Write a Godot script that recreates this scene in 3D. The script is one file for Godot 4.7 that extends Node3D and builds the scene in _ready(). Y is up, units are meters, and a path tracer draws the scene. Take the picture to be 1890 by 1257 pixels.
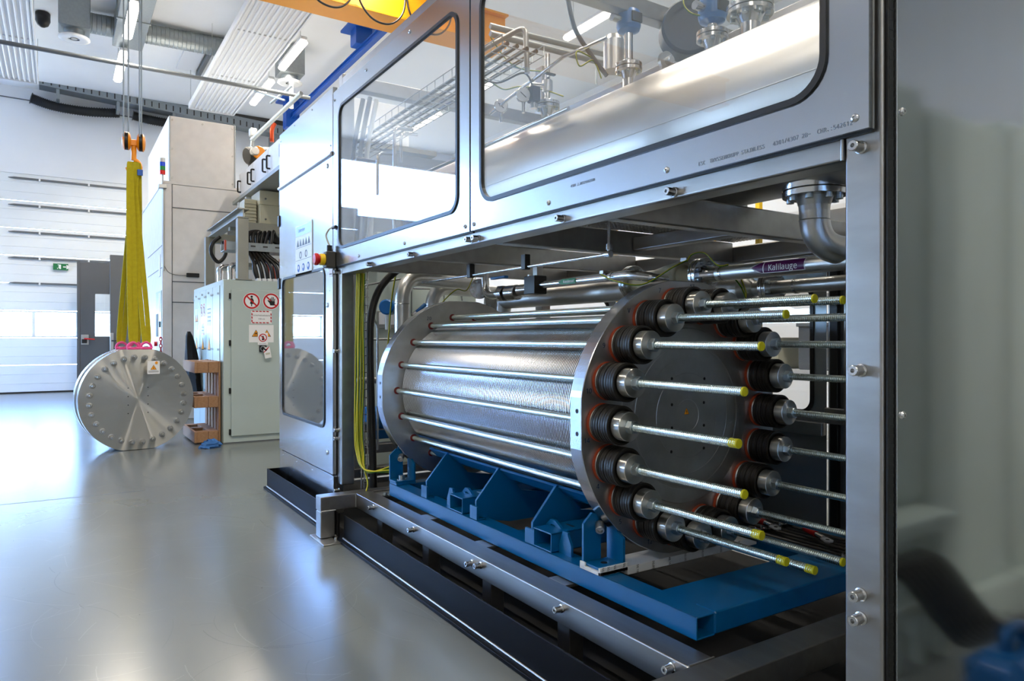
extends Node3D
# An industrial hall with an electrolyser in a stainless steel machine frame.
# World: X runs from the aisle into the machine, Y up, L = -Z runs along the machine away from the camera. Metres.

const F := 1302.344          # focal length in pixels of the 1890 x 1257 frame
const TH := 0.5700076        # the camera is turned this far from the machine's axis
const Y0 := 624.193          # row of the horizon
const H := 1.10              # height of the lens

var M := {}
var names := {}
var org := {}
var rng := RandomNumberGenerator.new()

func _ready() -> void:
	rng.seed = 7
	set_camera()
	set_light()
	make_materials()
	hall()
	hall_gear()
	crane()
	machine_frame()
	enclosure()
	electrolyser()
	skid()
	interior_low()
	interior_high()
	left_cables()
	hanging_plate()
	control_cabinet()
	far_cabin()
	neighbour()

# ------------------------------------------------------------------ camera and light
func set_camera() -> void:
	var c := Camera3D.new()
	c.name = "camera"
	c.projection = Camera3D.PROJECTION_FRUSTUM
	c.near = 0.05
	c.far = 100.0
	c.size = 2.0 * c.near * 628.5 / F
	c.frustum_offset = Vector2(0, -c.near * (628.5 - Y0) / F)
	c.position = Vector3(0, H, 0)
	c.rotation = Vector3(0, -TH, 0)
	add_child(c)
	c.current = true

func set_light() -> void:
	var sky := ProceduralSkyMaterial.new()
	sky.sky_top_color = Color(0.36, 0.60, 0.96)
	sky.sky_horizon_color = Color(0.72, 0.87, 1.0)
	sky.ground_horizon_color = Color(0.72, 0.85, 1.0)
	sky.ground_bottom_color = Color(0.62, 0.64, 0.64)
	sky.sky_energy_multiplier = 5.0
	sky.ground_energy_multiplier = 4.0
	var e := Environment.new()
	e.background_mode = Environment.BG_SKY
	e.sky = Sky.new()
	e.sky.sky_material = sky
	e.tonemap_mode = Environment.TONE_MAPPER_LINEAR
	e.tonemap_exposure = 1.0
	e.sdfgi_enabled = true
	e.ssao_enabled = true
	e.ssil_enabled = true
	var w := WorldEnvironment.new()
	w.name = "world"
	w.environment = e
	add_child(w)

# ------------------------------------------------------------------ from a pixel to a point
func V(x: float, y: float, l: float) -> Vector3:
	return Vector3(x, y, -l)
func ray(px: float, py: float) -> Vector3:
	var r := (px - 945.0) / F
	return Vector3(r * cos(TH) + sin(TH), (Y0 - py) / F, -(cos(TH) - r * sin(TH)))
func on_x(px: float, py: float, x: float) -> Vector3:
	var d := ray(px, py)
	return Vector3(0, H, 0) + d * (x / d.x)
func on_y(px: float, py: float, y: float) -> Vector3:
	var d := ray(px, py)
	return Vector3(0, H, 0) + d * ((y - H) / d.y)
func on_l(px: float, py: float, l: float) -> Vector3:
	var d := ray(px, py)
	return Vector3(0, H, 0) + d * (l / -d.z)

# ------------------------------------------------------------------ shapes
class MB:
	var v := PackedVector3Array()
	var n := PackedVector3Array()
	var uv := PackedVector2Array()
	func t(a: Vector3, b: Vector3, c: Vector3, na: Vector3, nb: Vector3, nc: Vector3, ua := Vector2.ZERO, ub := Vector2.ZERO, uc := Vector2.ZERO) -> void:
		if (b - a).cross(c - a).dot(na + nb + nc) > 0.0:
			v.append_array([a, c, b]); n.append_array([na, nc, nb]); uv.append_array([ua, uc, ub])
		else:
			v.append_array([a, b, c]); n.append_array([na, nb, nc]); uv.append_array([ua, ub, uc])
	func quad(a: Vector3, b: Vector3, c: Vector3, d: Vector3, nn: Vector3) -> void:
		t(a, b, c, nn, nn, nn, Vector2(0, 0), Vector2(1, 0), Vector2(1, 1))
		t(a, c, d, nn, nn, nn, Vector2(0, 0), Vector2(1, 1), Vector2(0, 1))
	func box(x0: float, x1: float, y0: float, y1: float, l0: float, l1: float, bev := 0.0) -> MB:
		return cbox(Vector3((x0 + x1) / 2, (y0 + y1) / 2, -(l0 + l1) / 2), Vector3(absf(x1 - x0), absf(y1 - y0), absf(l1 - l0)), bev)
	func cbox(c: Vector3, s: Vector3, bev := 0.0, bas := Basis.IDENTITY) -> MB:
		var h := s / 2
		var b: float = minf(bev, minf(h.x, minf(h.y, h.z)) * 0.95)
		for ax in 3:
			var a1 := (ax + 1) % 3
			var a2 := (ax + 2) % 3
			for sg in [-1.0, 1.0]:
				var q := []
				for k in [[-1, -1], [1, -1], [1, 1], [-1, 1]]:
					var p := Vector3.ZERO
					p[ax] = sg * h[ax]; p[a1] = k[0] * (h[a1] - b); p[a2] = k[1] * (h[a2] - b)
					q.append(c + bas * p)
				var nn := Vector3.ZERO
				nn[ax] = sg
				quad(q[0], q[1], q[2], q[3], bas * nn)
		if b > 0.0:
			for ax in 3:
				var a1 := (ax + 1) % 3
				var a2 := (ax + 2) % 3
				for s1 in [-1.0, 1.0]:
					for s2 in [-1.0, 1.0]:
						var n1 := Vector3.ZERO
						n1[a1] = s1
						var n2 := Vector3.ZERO
						n2[a2] = s2
						var q := []
						for e in [-1.0, 1.0]:
							var p := Vector3.ZERO
							p[ax] = e * (h[ax] - b)
							p[a1] = s1 * h[a1]; p[a2] = s2 * (h[a2] - b)
							q.append(c + bas * p)
							p[a1] = s1 * (h[a1] - b); p[a2] = s2 * h[a2]
							q.append(c + bas * p)
						var m1 := bas * n1
						var m2 := bas * n2
						t(q[0], q[1], q[3], m1, m2, m2)
						t(q[0], q[3], q[2], m1, m2, m1)
			for sx in [-1.0, 1.0]:
				for sy in [-1.0, 1.0]:
					for sz in [-1.0, 1.0]:
						var g := Vector3(sx, sy, sz)
						var nn: Vector3 = bas * g.normalized()
						t(c + bas * (g * Vector3(h.x, h.y - b, h.z - b)), c + bas * (g * Vector3(h.x - b, h.y, h.z - b)), c + bas * (g * Vector3(h.x - b, h.y - b, h.z)), nn, nn, nn)
		return self
	static func frame(d: Vector3) -> Basis:
		var z := d.normalized()
		var x := (Vector3.UP if absf(z.y) < 0.9 else Vector3.RIGHT).cross(z).normalized()
		return Basis(x, z.cross(x), z)
	# profile points are (radius, distance along d)
	func lathe(o: Vector3, d: Vector3, prof: Array, segs := 16, smooth := false) -> MB:
		var bas := frame(d)
		var ns := []
		for i in prof.size() - 1:
			var e: Vector2 = prof[i + 1] - prof[i]
			ns.append(Vector2(e.y, -e.x).normalized() if e.length() > 0.0 else Vector2(1, 0))
		for i in prof.size() - 1:
			var p: Vector2 = prof[i]
			var q: Vector2 = prof[i + 1]
			var np: Vector2 = ns[i]
			var nq: Vector2 = ns[i]
			if smooth:
				if i > 0: np = (ns[i - 1] + ns[i]).normalized()
				if i < ns.size() - 1: nq = (ns[i] + ns[i + 1]).normalized()
			for k in segs:
				var a := TAU * k / segs
				var b := TAU * (k + 1) / segs
				var ra := bas.x * cos(a) + bas.y * sin(a)
				var rb := bas.x * cos(b) + bas.y * sin(b)
				var z := bas.z
				var p0 := o + ra * p.x + z * p.y
				var p1 := o + rb * p.x + z * p.y
				var q0 := o + ra * q.x + z * q.y
				var q1 := o + rb * q.x + z * q.y
				var u0 := Vector2(float(k) / segs, p.y + p.x)
				var u1 := Vector2(float(k + 1) / segs, p.y + p.x)
				var w0 := Vector2(float(k) / segs, q.y + q.x)
				var w1 := Vector2(float(k + 1) / segs, q.y + q.x)
				if p.x > 1e-6: t(p0, p1, q1, ra * np.x + z * np.y, rb * np.x + z * np.y, rb * nq.x + z * nq.y, u0, u1, w1)
				if q.x > 1e-6: t(p0, q1, q0, ra * np.x + z * np.y, rb * nq.x + z * nq.y, ra * nq.x + z * nq.y, u0, w1, w0)
		return self
	func cyl(a: Vector3, b: Vector3, r: float, segs := 16, bev := 0.0) -> MB:
		var l := (b - a).length()
		if bev > 0.0:
			return lathe(a, b - a, [Vector2(0, 0), Vector2(r - bev, 0), Vector2(r, bev), Vector2(r, l - bev), Vector2(r - bev, l), Vector2(0, l)], segs)
		return lathe(a, b - a, [Vector2(0, 0), Vector2(r, 0), Vector2(r, l), Vector2(0, l)], segs)
	func ball(c: Vector3, r: float, segs := 12, d := Vector3.UP, squash := 1.0) -> MB:
		var pr := []
		for i in 9:
			var a := -PI / 2 + PI * i / 8
			pr.append(Vector2(r * cos(a), r * squash * sin(a)))
		return lathe(c, d, pr, segs, true)
	func tube(pts: Array, r: float, segs := 8) -> MB:
		var cnt := pts.size()
		var x := Vector3.ZERO
		var pr := []
		var pc := []
		for i in cnt:
			var d: Vector3 = (pts[mini(i + 1, cnt - 1)] - pts[maxi(i - 1, 0)]).normalized()
			if i == 0:
				x = frame(d).x
			else:
				x = (x - d * x.dot(d)).normalized()
			var y := d.cross(x)
			var ring := []
			var rn := []
			for k in segs:
				var a := TAU * k / segs
				var w := x * cos(a) + y * sin(a)
				rn.append(w)
				ring.append(pts[i] + w * r)
			if i > 0:
				for k in segs:
					var k2 := (k + 1) % segs
					t(pr[k], pr[k2], ring[k2], pc[k], pc[k2], rn[k2])
					t(pr[k], ring[k2], ring[k], pc[k], rn[k2], rn[k])
			if i == 0 or i == cnt - 1:
				var nn: Vector3 = -d if i == 0 else d
				for k in range(1, segs - 1):
					t(ring[0], ring[k], ring[k + 1], nn, nn, nn)
			pr = ring
			pc = rn
		return self
	# polygon in the plane o + x * ux + y * uy, thickened by w
	func prism(poly: Array, o: Vector3, ux: Vector3, uy: Vector3, w: Vector3) -> MB:
		var pk := PackedVector2Array(poly)
		var ix := Geometry2D.triangulate_polygon(pk)
		var nn := w.normalized()
		var c := Vector2.ZERO
		for p in pk: c += p
		c /= pk.size()
		for i in range(0, ix.size(), 3):
			var a := o + ux * pk[ix[i]].x + uy * pk[ix[i]].y
			var b := o + ux * pk[ix[i + 1]].x + uy * pk[ix[i + 1]].y
			var d := o + ux * pk[ix[i + 2]].x + uy * pk[ix[i + 2]].y
			t(a, b, d, -nn, -nn, -nn)
			t(a + w, b + w, d + w, nn, nn, nn)
		var area := 0.0
		for i in pk.size():
			area += pk[i].cross(pk[(i + 1) % pk.size()])
		for i in pk.size():
			var p := pk[i]
			var q := pk[(i + 1) % pk.size()]
			var e := (q - p) * signf(area)
			var sn := (ux * e.y - uy * e.x).normalized()
			var a := o + ux * p.x + uy * p.y
			var b := o + ux * q.x + uy * q.y
			quad(a, b, b + w, a + w, sn)
		return self
	# plate between an outer rectangle and an inner rounded one (r4: x0 y0 x1 y1)
	func ring_plate(ro: Rect2, ri: Rect2, rad: float, o: Vector3, ux: Vector3, uy: Vector3, w: Vector3, outer_rad := -1.0) -> MB:
		var a := []
		var b := []
		var k := 8
		for cnr in 4:
			var sx := 1.0 if cnr in [0, 3] else -1.0
			var sy := 1.0 if cnr in [0, 1] else -1.0
			var ci := Vector2(ri.get_center().x + sx * (ri.size.x / 2 - rad), ri.get_center().y + sy * (ri.size.y / 2 - rad))
			var co := Vector2(ro.get_center().x + sx * ro.size.x / 2, ro.get_center().y + sy * ro.size.y / 2)
			for i in k + 1:
				var an := PI / 2 * cnr + PI / 2 * i / k
				var dr := Vector2(cos(an), sin(an))
				a.append(ci + dr * rad)
				if outer_rad > 0.0:
					b.append(co - Vector2(sx, sy) * outer_rad + dr * outer_rad)
				else:
					var hit := ci + dr * rad
					var f := float(i) / k
					var q := Vector2.ZERO
					var first_x: bool = cnr in [0, 2]       # arc starts on an x side for corners 0 and 2
					if (f <= 0.5) == first_x:
						q = Vector2(co.x, lerpf(ci.y, co.y, minf(1.0, (f if first_x else 1.0 - f) * 2.0)))
					else:
						q = Vector2(lerpf(ci.x, co.x, minf(1.0, ((1.0 - f) if first_x else f) * 2.0)), co.y)
					if false: q = hit
					b.append(q)
		var nn := w.normalized()
		for i in a.size():
			var j := (i + 1) % a.size()
			var p0: Vector3 = o + ux * a[i].x + uy * a[i].y
			var p1: Vector3 = o + ux * a[j].x + uy * a[j].y
			var q0: Vector3 = o + ux * b[i].x + uy * b[i].y
			var q1: Vector3 = o + ux * b[j].x + uy * b[j].y
			quad(p0, p1, q1, q0, -nn)
			quad(p0 + w, p1 + w, q1 + w, q0 + w, nn)
			var ctr: Vector3 = o + ux * ri.get_center().x + uy * ri.get_center().y
			if p0.distance_to(p1) > 1e-6:
				var sn := (p1 - p0).cross(w).normalized()
				if sn.dot(ctr - p0) < 0: sn = -sn
				quad(p0, p1, p1 + w, p0 + w, sn)
			if q0.distance_to(q1) > 1e-6:
				var so := (q1 - q0).cross(w).normalized()
				if so.dot(q0 - ctr) < 0: so = -so
				quad(q0, q1, q1 + w, q0 + w, so)
		return self
	func add(m: MB, x := Transform3D.IDENTITY) -> MB:
		for i in m.v.size():
			v.append(x * m.v[i]); n.append((x.basis * m.n[i]).normalized()); uv.append(m.uv[i])
		return self
	func lowest() -> Vector3:
		var lo := v[0]
		var hi := v[0]
		for p in v:
			lo = lo.min(p); hi = hi.max(p)
		return Vector3((lo.x + hi.x) / 2, lo.y, (lo.z + hi.z) / 2)
	func mesh(mat: Material, off := Vector3.ZERO) -> ArrayMesh:
		var a := []
		a.resize(Mesh.ARRAY_MAX)
		if off != Vector3.ZERO:
			for i in v.size(): v[i] -= off
		a[Mesh.ARRAY_VERTEX] = v
		a[Mesh.ARRAY_NORMAL] = n
		a[Mesh.ARRAY_TEX_UV] = uv
		var m := ArrayMesh.new()
		m.add_surface_from_arrays(Mesh.PRIMITIVE_TRIANGLES, a)
		m.surface_set_material(0, mat)
		return m

func mb() -> MB:
	return MB.new()
func bx(x0: float, x1: float, y0: float, y1: float, l0: float, l1: float, bev := 0.0) -> MB:
	return MB.new().box(x0, x1, y0, y1, l0, l1, bev)

func spline(pts: Array, per := 8) -> Array:
	var out := []
	for i in pts.size() - 1:
		var a: Vector3 = pts[maxi(i - 1, 0)]
		var b: Vector3 = pts[i]
		var c: Vector3 = pts[i + 1]
		var d: Vector3 = pts[mini(i + 2, pts.size() - 1)]
		for k in per:
			out.append(b.cubic_interpolate(c, a, d, float(k) / per))
	out.append(pts[-1])
	return out
# straight runs joined by round elbows
func elbows(pts: Array, rad: float, k := 8) -> Array:
	var out := [pts[0]]
	for i in range(1, pts.size() - 1):
		var p: Vector3 = pts[i]
		var a: Vector3 = (pts[i - 1] - p).normalized()
		var b: Vector3 = (pts[i + 1] - p).normalized()
		for j in k + 1:
			var s := float(j) / k
			out.append(p + a * rad * (1 - s) * (1 - s) + b * rad * s * s)
	out.append(pts[-1])
	return out

# ------------------------------------------------------------------ objects
func numbered(called: String) -> String:
	var i: int = names.get(called, 0)
	names[called] = i + 1
	return called if i == 0 else "%s_%03d" % [called, i]
func tag(o: Node, label: String, category: String, group := "", kind := "") -> void:
	if label: o.set_meta("label", label)
	if category: o.set_meta("category", category)
	if group: o.set_meta("group", group)
	if kind: o.set_meta("kind", kind)
# a thing whose parts are built in world coordinates; its node stands at the thing's base
func thing(called: String, label: String, category: String, at: Vector3, group := "") -> Node3D:
	var o := Node3D.new()
	o.name = numbered(called)
	add_child(o)
	o.position = at
	org[o] = at
	tag(o, label, category, group)
	return o
# a thing whose parts are built round its own base
func local_thing(called: String, label: String, category: String, at: Transform3D, group := "") -> Node3D:
	var o := thing(called, label, category, Vector3.ZERO, group)
	o.transform = at
	return o
func part(p: Node3D, called: String, m: MB, mat: Material, label := "") -> MeshInstance3D:
	var o := MeshInstance3D.new()
	o.name = called
	o.mesh = m.mesh(mat, org[p])
	p.add_child(o, true)
	org[o] = org[p]
	if label: o.set_meta("label", label)
	return o
# a shared mesh placed in the thing's world coordinates
func inst(p: Node3D, called: String, mesh: Mesh, x: Transform3D, mat: Material = null) -> MeshInstance3D:
	var o := MeshInstance3D.new()
	o.name = called
	o.mesh = mesh
	if mat: o.material_override = mat
	var own: Transform3D = x
	own.origin -= org[p]
	o.transform = own
	p.add_child(o, true)
	org[o] = Vector3.ZERO
	return o
func solo(called: String, label: String, category: String, m: MB, mat: Material, group := "", kind := "") -> MeshInstance3D:
	var o := MeshInstance3D.new()
	o.name = numbered(called)
	var at := m.lowest()
	o.mesh = m.mesh(mat, at)
	add_child(o)
	o.position = at
	org[o] = at
	tag(o, label, category, group, kind)
	return o
func struct(called: String, m: MB, mat: Material, label := "") -> MeshInstance3D:
	var o := MeshInstance3D.new()
	o.name = called
	o.mesh = m.mesh(mat)
	add_child(o)
	org[o] = Vector3.ZERO
	tag(o, label, "", "", "structure")
	return o
func copy(o: Node3D, at: Vector3, label := "") -> Node3D:
	var c: Node3D = o.duplicate()
	var base := str(o.name)
	c.name = numbered(base)
	add_child(c)
	c.position = at
	if label: c.set_meta("label", label)
	return c
# flat lettering: text centred at p, reading along ux with its top towards uy
func lettering(p: Node3D, called: String, text: String, at: Vector3, ux: Vector3, uy: Vector3, size: float, mat: Material, mono := false, bold := false) -> MeshInstance3D:
	var f := SystemFont.new()
	f.font_names = PackedStringArray(["Droid Sans Mono" if mono else "Droid Sans"])
	if bold: f.font_weight = 700
	var m := TextMesh.new()
	m.text = text
	m.font = f
	m.font_size = 32
	m.pixel_size = size / 32.0 * 1.0
	m.depth = 0.0006
	m.material = mat
	return inst(p, called, m, Transform3D(Basis(ux.normalized(), uy.normalized(), ux.cross(uy).normalized()), at))

# ------------------------------------------------------------------ materials
func noise_tex(freq: float, lo: Color, hi: Color, seed_: int, size := 512, kind := FastNoiseLite.TYPE_SIMPLEX_SMOOTH, oct := 4) -> Texture2D:
	var n := FastNoiseLite.new()
	n.seed = seed_
	n.noise_type = kind
	n.frequency = freq
	n.fractal_octaves = oct
	# even at the joins: four noises blended across the tile, kept as floats so that no steps show
	var img := Image.create(size, size, false, Image.FORMAT_RGBF)
	for y in size:
		var wy := float(y) / size
		for x in size:
			var wx := float(x) / size
			var a := lerpf(n.get_noise_2d(x, y), n.get_noise_2d(x - size, y), wx)
			var b := lerpf(n.get_noise_2d(x, y - size), n.get_noise_2d(x - size, y - size), wx)
			img.set_pixel(x, y, lo.lerp(hi, smoothstep(-0.55, 0.55, lerpf(a, b, wy))))
	return ImageTexture.create_from_image(img)

# epoxy: cloudy grey with fine scratches and specks
func scratch_tex(base: Color, seed_: int, size := 1536) -> Texture2D:
	var n := FastNoiseLite.new()
	n.seed = seed_
	n.frequency = 0.004
	n.fractal_octaves = 5
	var src := n.get_seamless_image(size / 2, size / 2)
	src.convert(Image.FORMAT_RGBF)
	src.resize(size, size, Image.INTERPOLATE_CUBIC)
	var img := Image.create(size, size, false, Image.FORMAT_RGBF)
	for y in size:
		for x in size:
			var t := 0.93 + 0.11 * src.get_pixel(x, y).r
			img.set_pixel(x, y, Color(base.r * t, base.g * t, base.b * t))
	var r := RandomNumberGenerator.new()
	r.seed = seed_
	for k in 300:
		var p := Vector2(r.randf() * size, r.randf() * size)
		var a := r.randf() * TAU
		var bend := r.randf_range(-0.008, 0.008)
		var g := r.randf_range(0.012, 0.045) * (1.0 if r.randf() < 0.75 else -1.0)
		for s in r.randi_range(20, 200):
			var q := Vector2i(posmod(int(p.x), size), posmod(int(p.y), size))
			var c := img.get_pixel(q.x, q.y)
			img.set_pixel(q.x, q.y, Color(c.r + g, c.g + g, c.b + g))
			p += Vector2(cos(a), sin(a))
			a += bend
	for k in 60:
		var p := Vector2i(r.randi_range(0, size - 6), r.randi_range(0, size - 6))
		img.fill_rect(Rect2i(p, Vector2i(r.randi_range(1, 3), r.randi_range(1, 3))), base.darkened(0.4))
	return ImageTexture.create_from_image(img)

func std(called: String, col: Color, rough: float, metal := 0.0) -> StandardMaterial3D:
	var m := StandardMaterial3D.new()
	m.resource_name = called
	m.albedo_color = col
	m.roughness = rough
	m.metallic = metal
	m.cull_mode = BaseMaterial3D.CULL_DISABLED
	M[called] = m
	return m
func tri(m: StandardMaterial3D, scale: Vector3, alb: Texture2D = null, rou: Texture2D = null) -> StandardMaterial3D:
	m.uv1_triplanar = true
	m.uv1_world_triplanar = true
	m.uv1_scale = scale
	m.albedo_texture = alb
	m.roughness_texture = rou
	return m
func bump(m: StandardMaterial3D, tex: Texture2D, cm: float) -> void:
	m.heightmap_enabled = true
	m.heightmap_texture = tex
	m.heightmap_scale = cm

func make_materials() -> void:
	var cloud := noise_tex(0.012, Color(0.92, 0.92, 0.92), Color(1, 1, 1), 3)
	var stain := noise_tex(0.008, Color(0.86, 0.85, 0.83), Color(1, 1, 1), 5)
	var soft := noise_tex(0.006, Color(0.965, 0.965, 0.965), Color(1, 1, 1), 9)
	var grain := noise_tex(0.02, Color(0.78, 0.72, 0.64), Color(1, 1, 1), 31)
	# stainless steel: folded sheet, square tube, turned parts, pipes
	var m := tri(std("sheet", Color(0.77, 0.785, 0.80), 0.20, 1.0), Vector3(0.8, 0.8, 0.8), soft, null)
	m = tri(std("end_sheet", Color(0.77, 0.785, 0.80), 0.10, 1.0), Vector3(1.4, 0.25, 1.4), soft, null)
	tri(std("tube_steel", Color(0.66, 0.655, 0.645), 0.34, 1.0), Vector3(3, 3, 1), stain, null)
	tri(std("rail_steel", Color(0.64, 0.63, 0.62), 0.34, 1.0), Vector3(4, 4, 0.6), stain, null)
	tri(std("pipe_steel", Color(0.80, 0.80, 0.79), 0.38, 1.0), Vector3(2, 2, 2), cloud, null)
	tri(std("drum_steel", Color(0.74, 0.735, 0.72), 0.36, 1.0), Vector3(1.2, 1.2, 0.5), cloud, null)
	std("bright_steel", Color(0.80, 0.80, 0.80), 0.20, 1.0)
	std("dull_steel", Color(0.70, 0.70, 0.69), 0.38, 1.0)
	tri(std("cell_steel", Color(0.84, 0.845, 0.855), 0.20, 1.0), Vector3(1, 1, 1), soft, null)
	std("cell_gasket", Color(0.07, 0.07, 0.072), 0.5)
	m = std("turned_steel", Color(0.80, 0.79, 0.76), 0.32, 1.0)
	m.anisotropy_enabled = true
	m.anisotropy = -1.0
	m = std("plate_rim", Color(0.74, 0.75, 0.77), 0.24, 1.0)
	tri(m, Vector3(2, 2, 2), cloud, null)
	m = std("old_plate", Color(0.76, 0.75, 0.73), 0.40, 1.0)
	tri(m, Vector3(2.2, 2.2, 2.2), stain, null)
	std("zinc", Color(0.72, 0.76, 0.78), 0.30, 1.0)
	std("zinc_rod", Color(0.82, 0.87, 0.85), 0.26, 1.0)
	tri(std("galvanised", Color(0.60, 0.63, 0.64), 0.42, 0.85), Vector3(3, 3, 3), cloud, null)
	std("spring_steel", Color(0.17, 0.16, 0.145), 0.45, 0.4)
	std("orange_ring", Color(0.62, 0.22, 0.06), 0.55)
	std("red_ring", Color(0.45, 0.05, 0.04), 0.5)
	std("yellow_paint", Color(0.80, 0.76, 0.02), 0.5)
	tri(std("blue_paint", Color(0.0, 0.36, 0.56), 0.30), Vector3(2, 2, 2), soft, null)
	std("crane_blue", Color(0.0, 0.30, 0.66), 0.45)
	tri(std("crane_orange", Color(0.95, 0.62, 0.05), 0.42), Vector3(1, 1, 1), soft, null)
	tri(std("channel_black", Color(0.05, 0.052, 0.058), 0.40), Vector3(3, 3, 1), cloud, null)
	M.channel_black.metallic_specular = 0.18
	std("pan_black", Color(0.04, 0.04, 0.042), 0.8)
	std("rubber", Color(0.012, 0.012, 0.013), 0.42)
	std("cable_black", Color(0.018, 0.018, 0.02), 0.40)
	std("black_plastic", Color(0.022, 0.023, 0.025), 0.45)
	std("cable_green", Color(0.13, 0.42, 0.04), 0.42)
	std("cable_yellow", Color(0.75, 0.70, 0.03), 0.42)
	std("white_plastic", Color(0.86, 0.87, 0.86), 0.35)
	std("white_paper", Color(0.90, 0.90, 0.90), 0.6)
	std("ink", Color(0.02, 0.02, 0.022), 0.6)
	std("print_grey", Color(0.24, 0.27, 0.31), 0.5)
	std("faint_print", Color(0.50, 0.54, 0.59), 0.5)
	std("pen_blue", Color(0.05, 0.16, 0.30), 0.5)
	std("red", Color(0.74, 0.03, 0.05), 0.4)
	std("yellow", Color(0.93, 0.75, 0.03), 0.4)
	std("sign_yellow", Color(0.93, 0.60, 0.04), 0.5)
	std("sign_blue", Color(0.12, 0.33, 0.66), 0.5)
	std("sign_green", Color(0.0, 0.42, 0.22), 0.5)
	std("violet", Color(0.30, 0.03, 0.30), 0.4)
	std("instrument_blue", Color(0.03, 0.36, 0.62), 0.32)
	std("box_brown", Color(0.23, 0.22, 0.19), 0.55)
	std("olive", Color(0.20, 0.19, 0.15), 0.5)
	std("pink", Color(0.90, 0.30, 0.55), 0.4)
	tri(std("sling", Color(0.70, 0.64, 0.01), 0.85), Vector3(6, 6, 6), stain, null)
	std("hook_orange", Color(0.90, 0.55, 0.03), 0.4)
	std("rope", Color(0.52, 0.56, 0.60), 0.5, 0.6)
	tri(std("wood", Color(0.64, 0.49, 0.36), 0.75), Vector3(3, 9, 9), grain, null)
	std("rag", Color(0.22, 0.42, 0.66), 0.9)
	std("coat", Color(0.012, 0.012, 0.014), 0.9)
	std("copper", Color(0.62, 0.24, 0.13), 0.35, 0.8)
	# painted sheet metal and the hall
	tri(std("cabinet_grey", Color(0.70, 0.75, 0.73), 0.38), Vector3(0.7, 0.7, 0.7), soft, null)
	tri(std("cabin_white", Color(0.86, 0.86, 0.855), 0.5), Vector3(0.9, 0.9, 0.9), cloud, null)
	std("cream", Color(0.74, 0.73, 0.64), 0.5)
	tri(std("beam_grey", Color(0.58, 0.58, 0.54), 0.5), Vector3(1, 1, 1), cloud, null)
	tri(std("door_grey", Color(0.31, 0.32, 0.33), 0.5), Vector3(1, 1, 1), soft, null)
	tri(std("wall_paint", Color(0.90, 0.915, 0.93), 0.8), Vector3(0.3, 0.3, 0.3), soft, null)
	tri(std("ceiling_paint", Color(0.92, 0.93, 0.935), 0.8), Vector3(0.3, 0.3, 0.3), soft, null)
	tri(std("gate_white", Color(0.88, 0.905, 0.92), 0.45), Vector3(0.5, 0.5, 0.5), soft, null)
	std("strip_grey", Color(0.36, 0.38, 0.40), 0.45)
	std("white_coat", Color(0.86, 0.87, 0.88), 0.35)
	std("tray_dark", Color(0.20, 0.19, 0.19), 0.6)
	std("duct_dark", Color(0.16, 0.17, 0.18), 0.7)
	std("inner_wall", Color(0.55, 0.57, 0.58), 0.32, 0.7)
	std("screen", Color(0.85, 0.87, 0.9), 0.3)
	m = tri(std("floor_epoxy", Color(1, 1, 1), 0.24), Vector3(0.28, 0.28, 0.28), scratch_tex(Color(0.150, 0.166, 0.160), 77), null)
	m.metallic_specular = 0.7
	# glass
	m = std("glass", Color(0.92, 0.97, 0.96, 0.06), 0.02)
	m.transparency = BaseMaterial3D.TRANSPARENCY_ALPHA
	m.metallic_specular = 0.7
	m = std("lamp_glow", Color(0.95, 0.95, 0.95), 0.4)
	m.emission_enabled = true
	m.emission = Color(1.0, 0.97, 0.92)
	m.emission_energy_multiplier = 4.0
	for c in [["red", Color(0.9, 0.05, 0.05)], ["green", Color(0.0, 0.55, 0.2)], ["blue", Color(0.05, 0.3, 0.9)]]:
		std("lens_" + c[0], c[1], 0.3)

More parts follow.
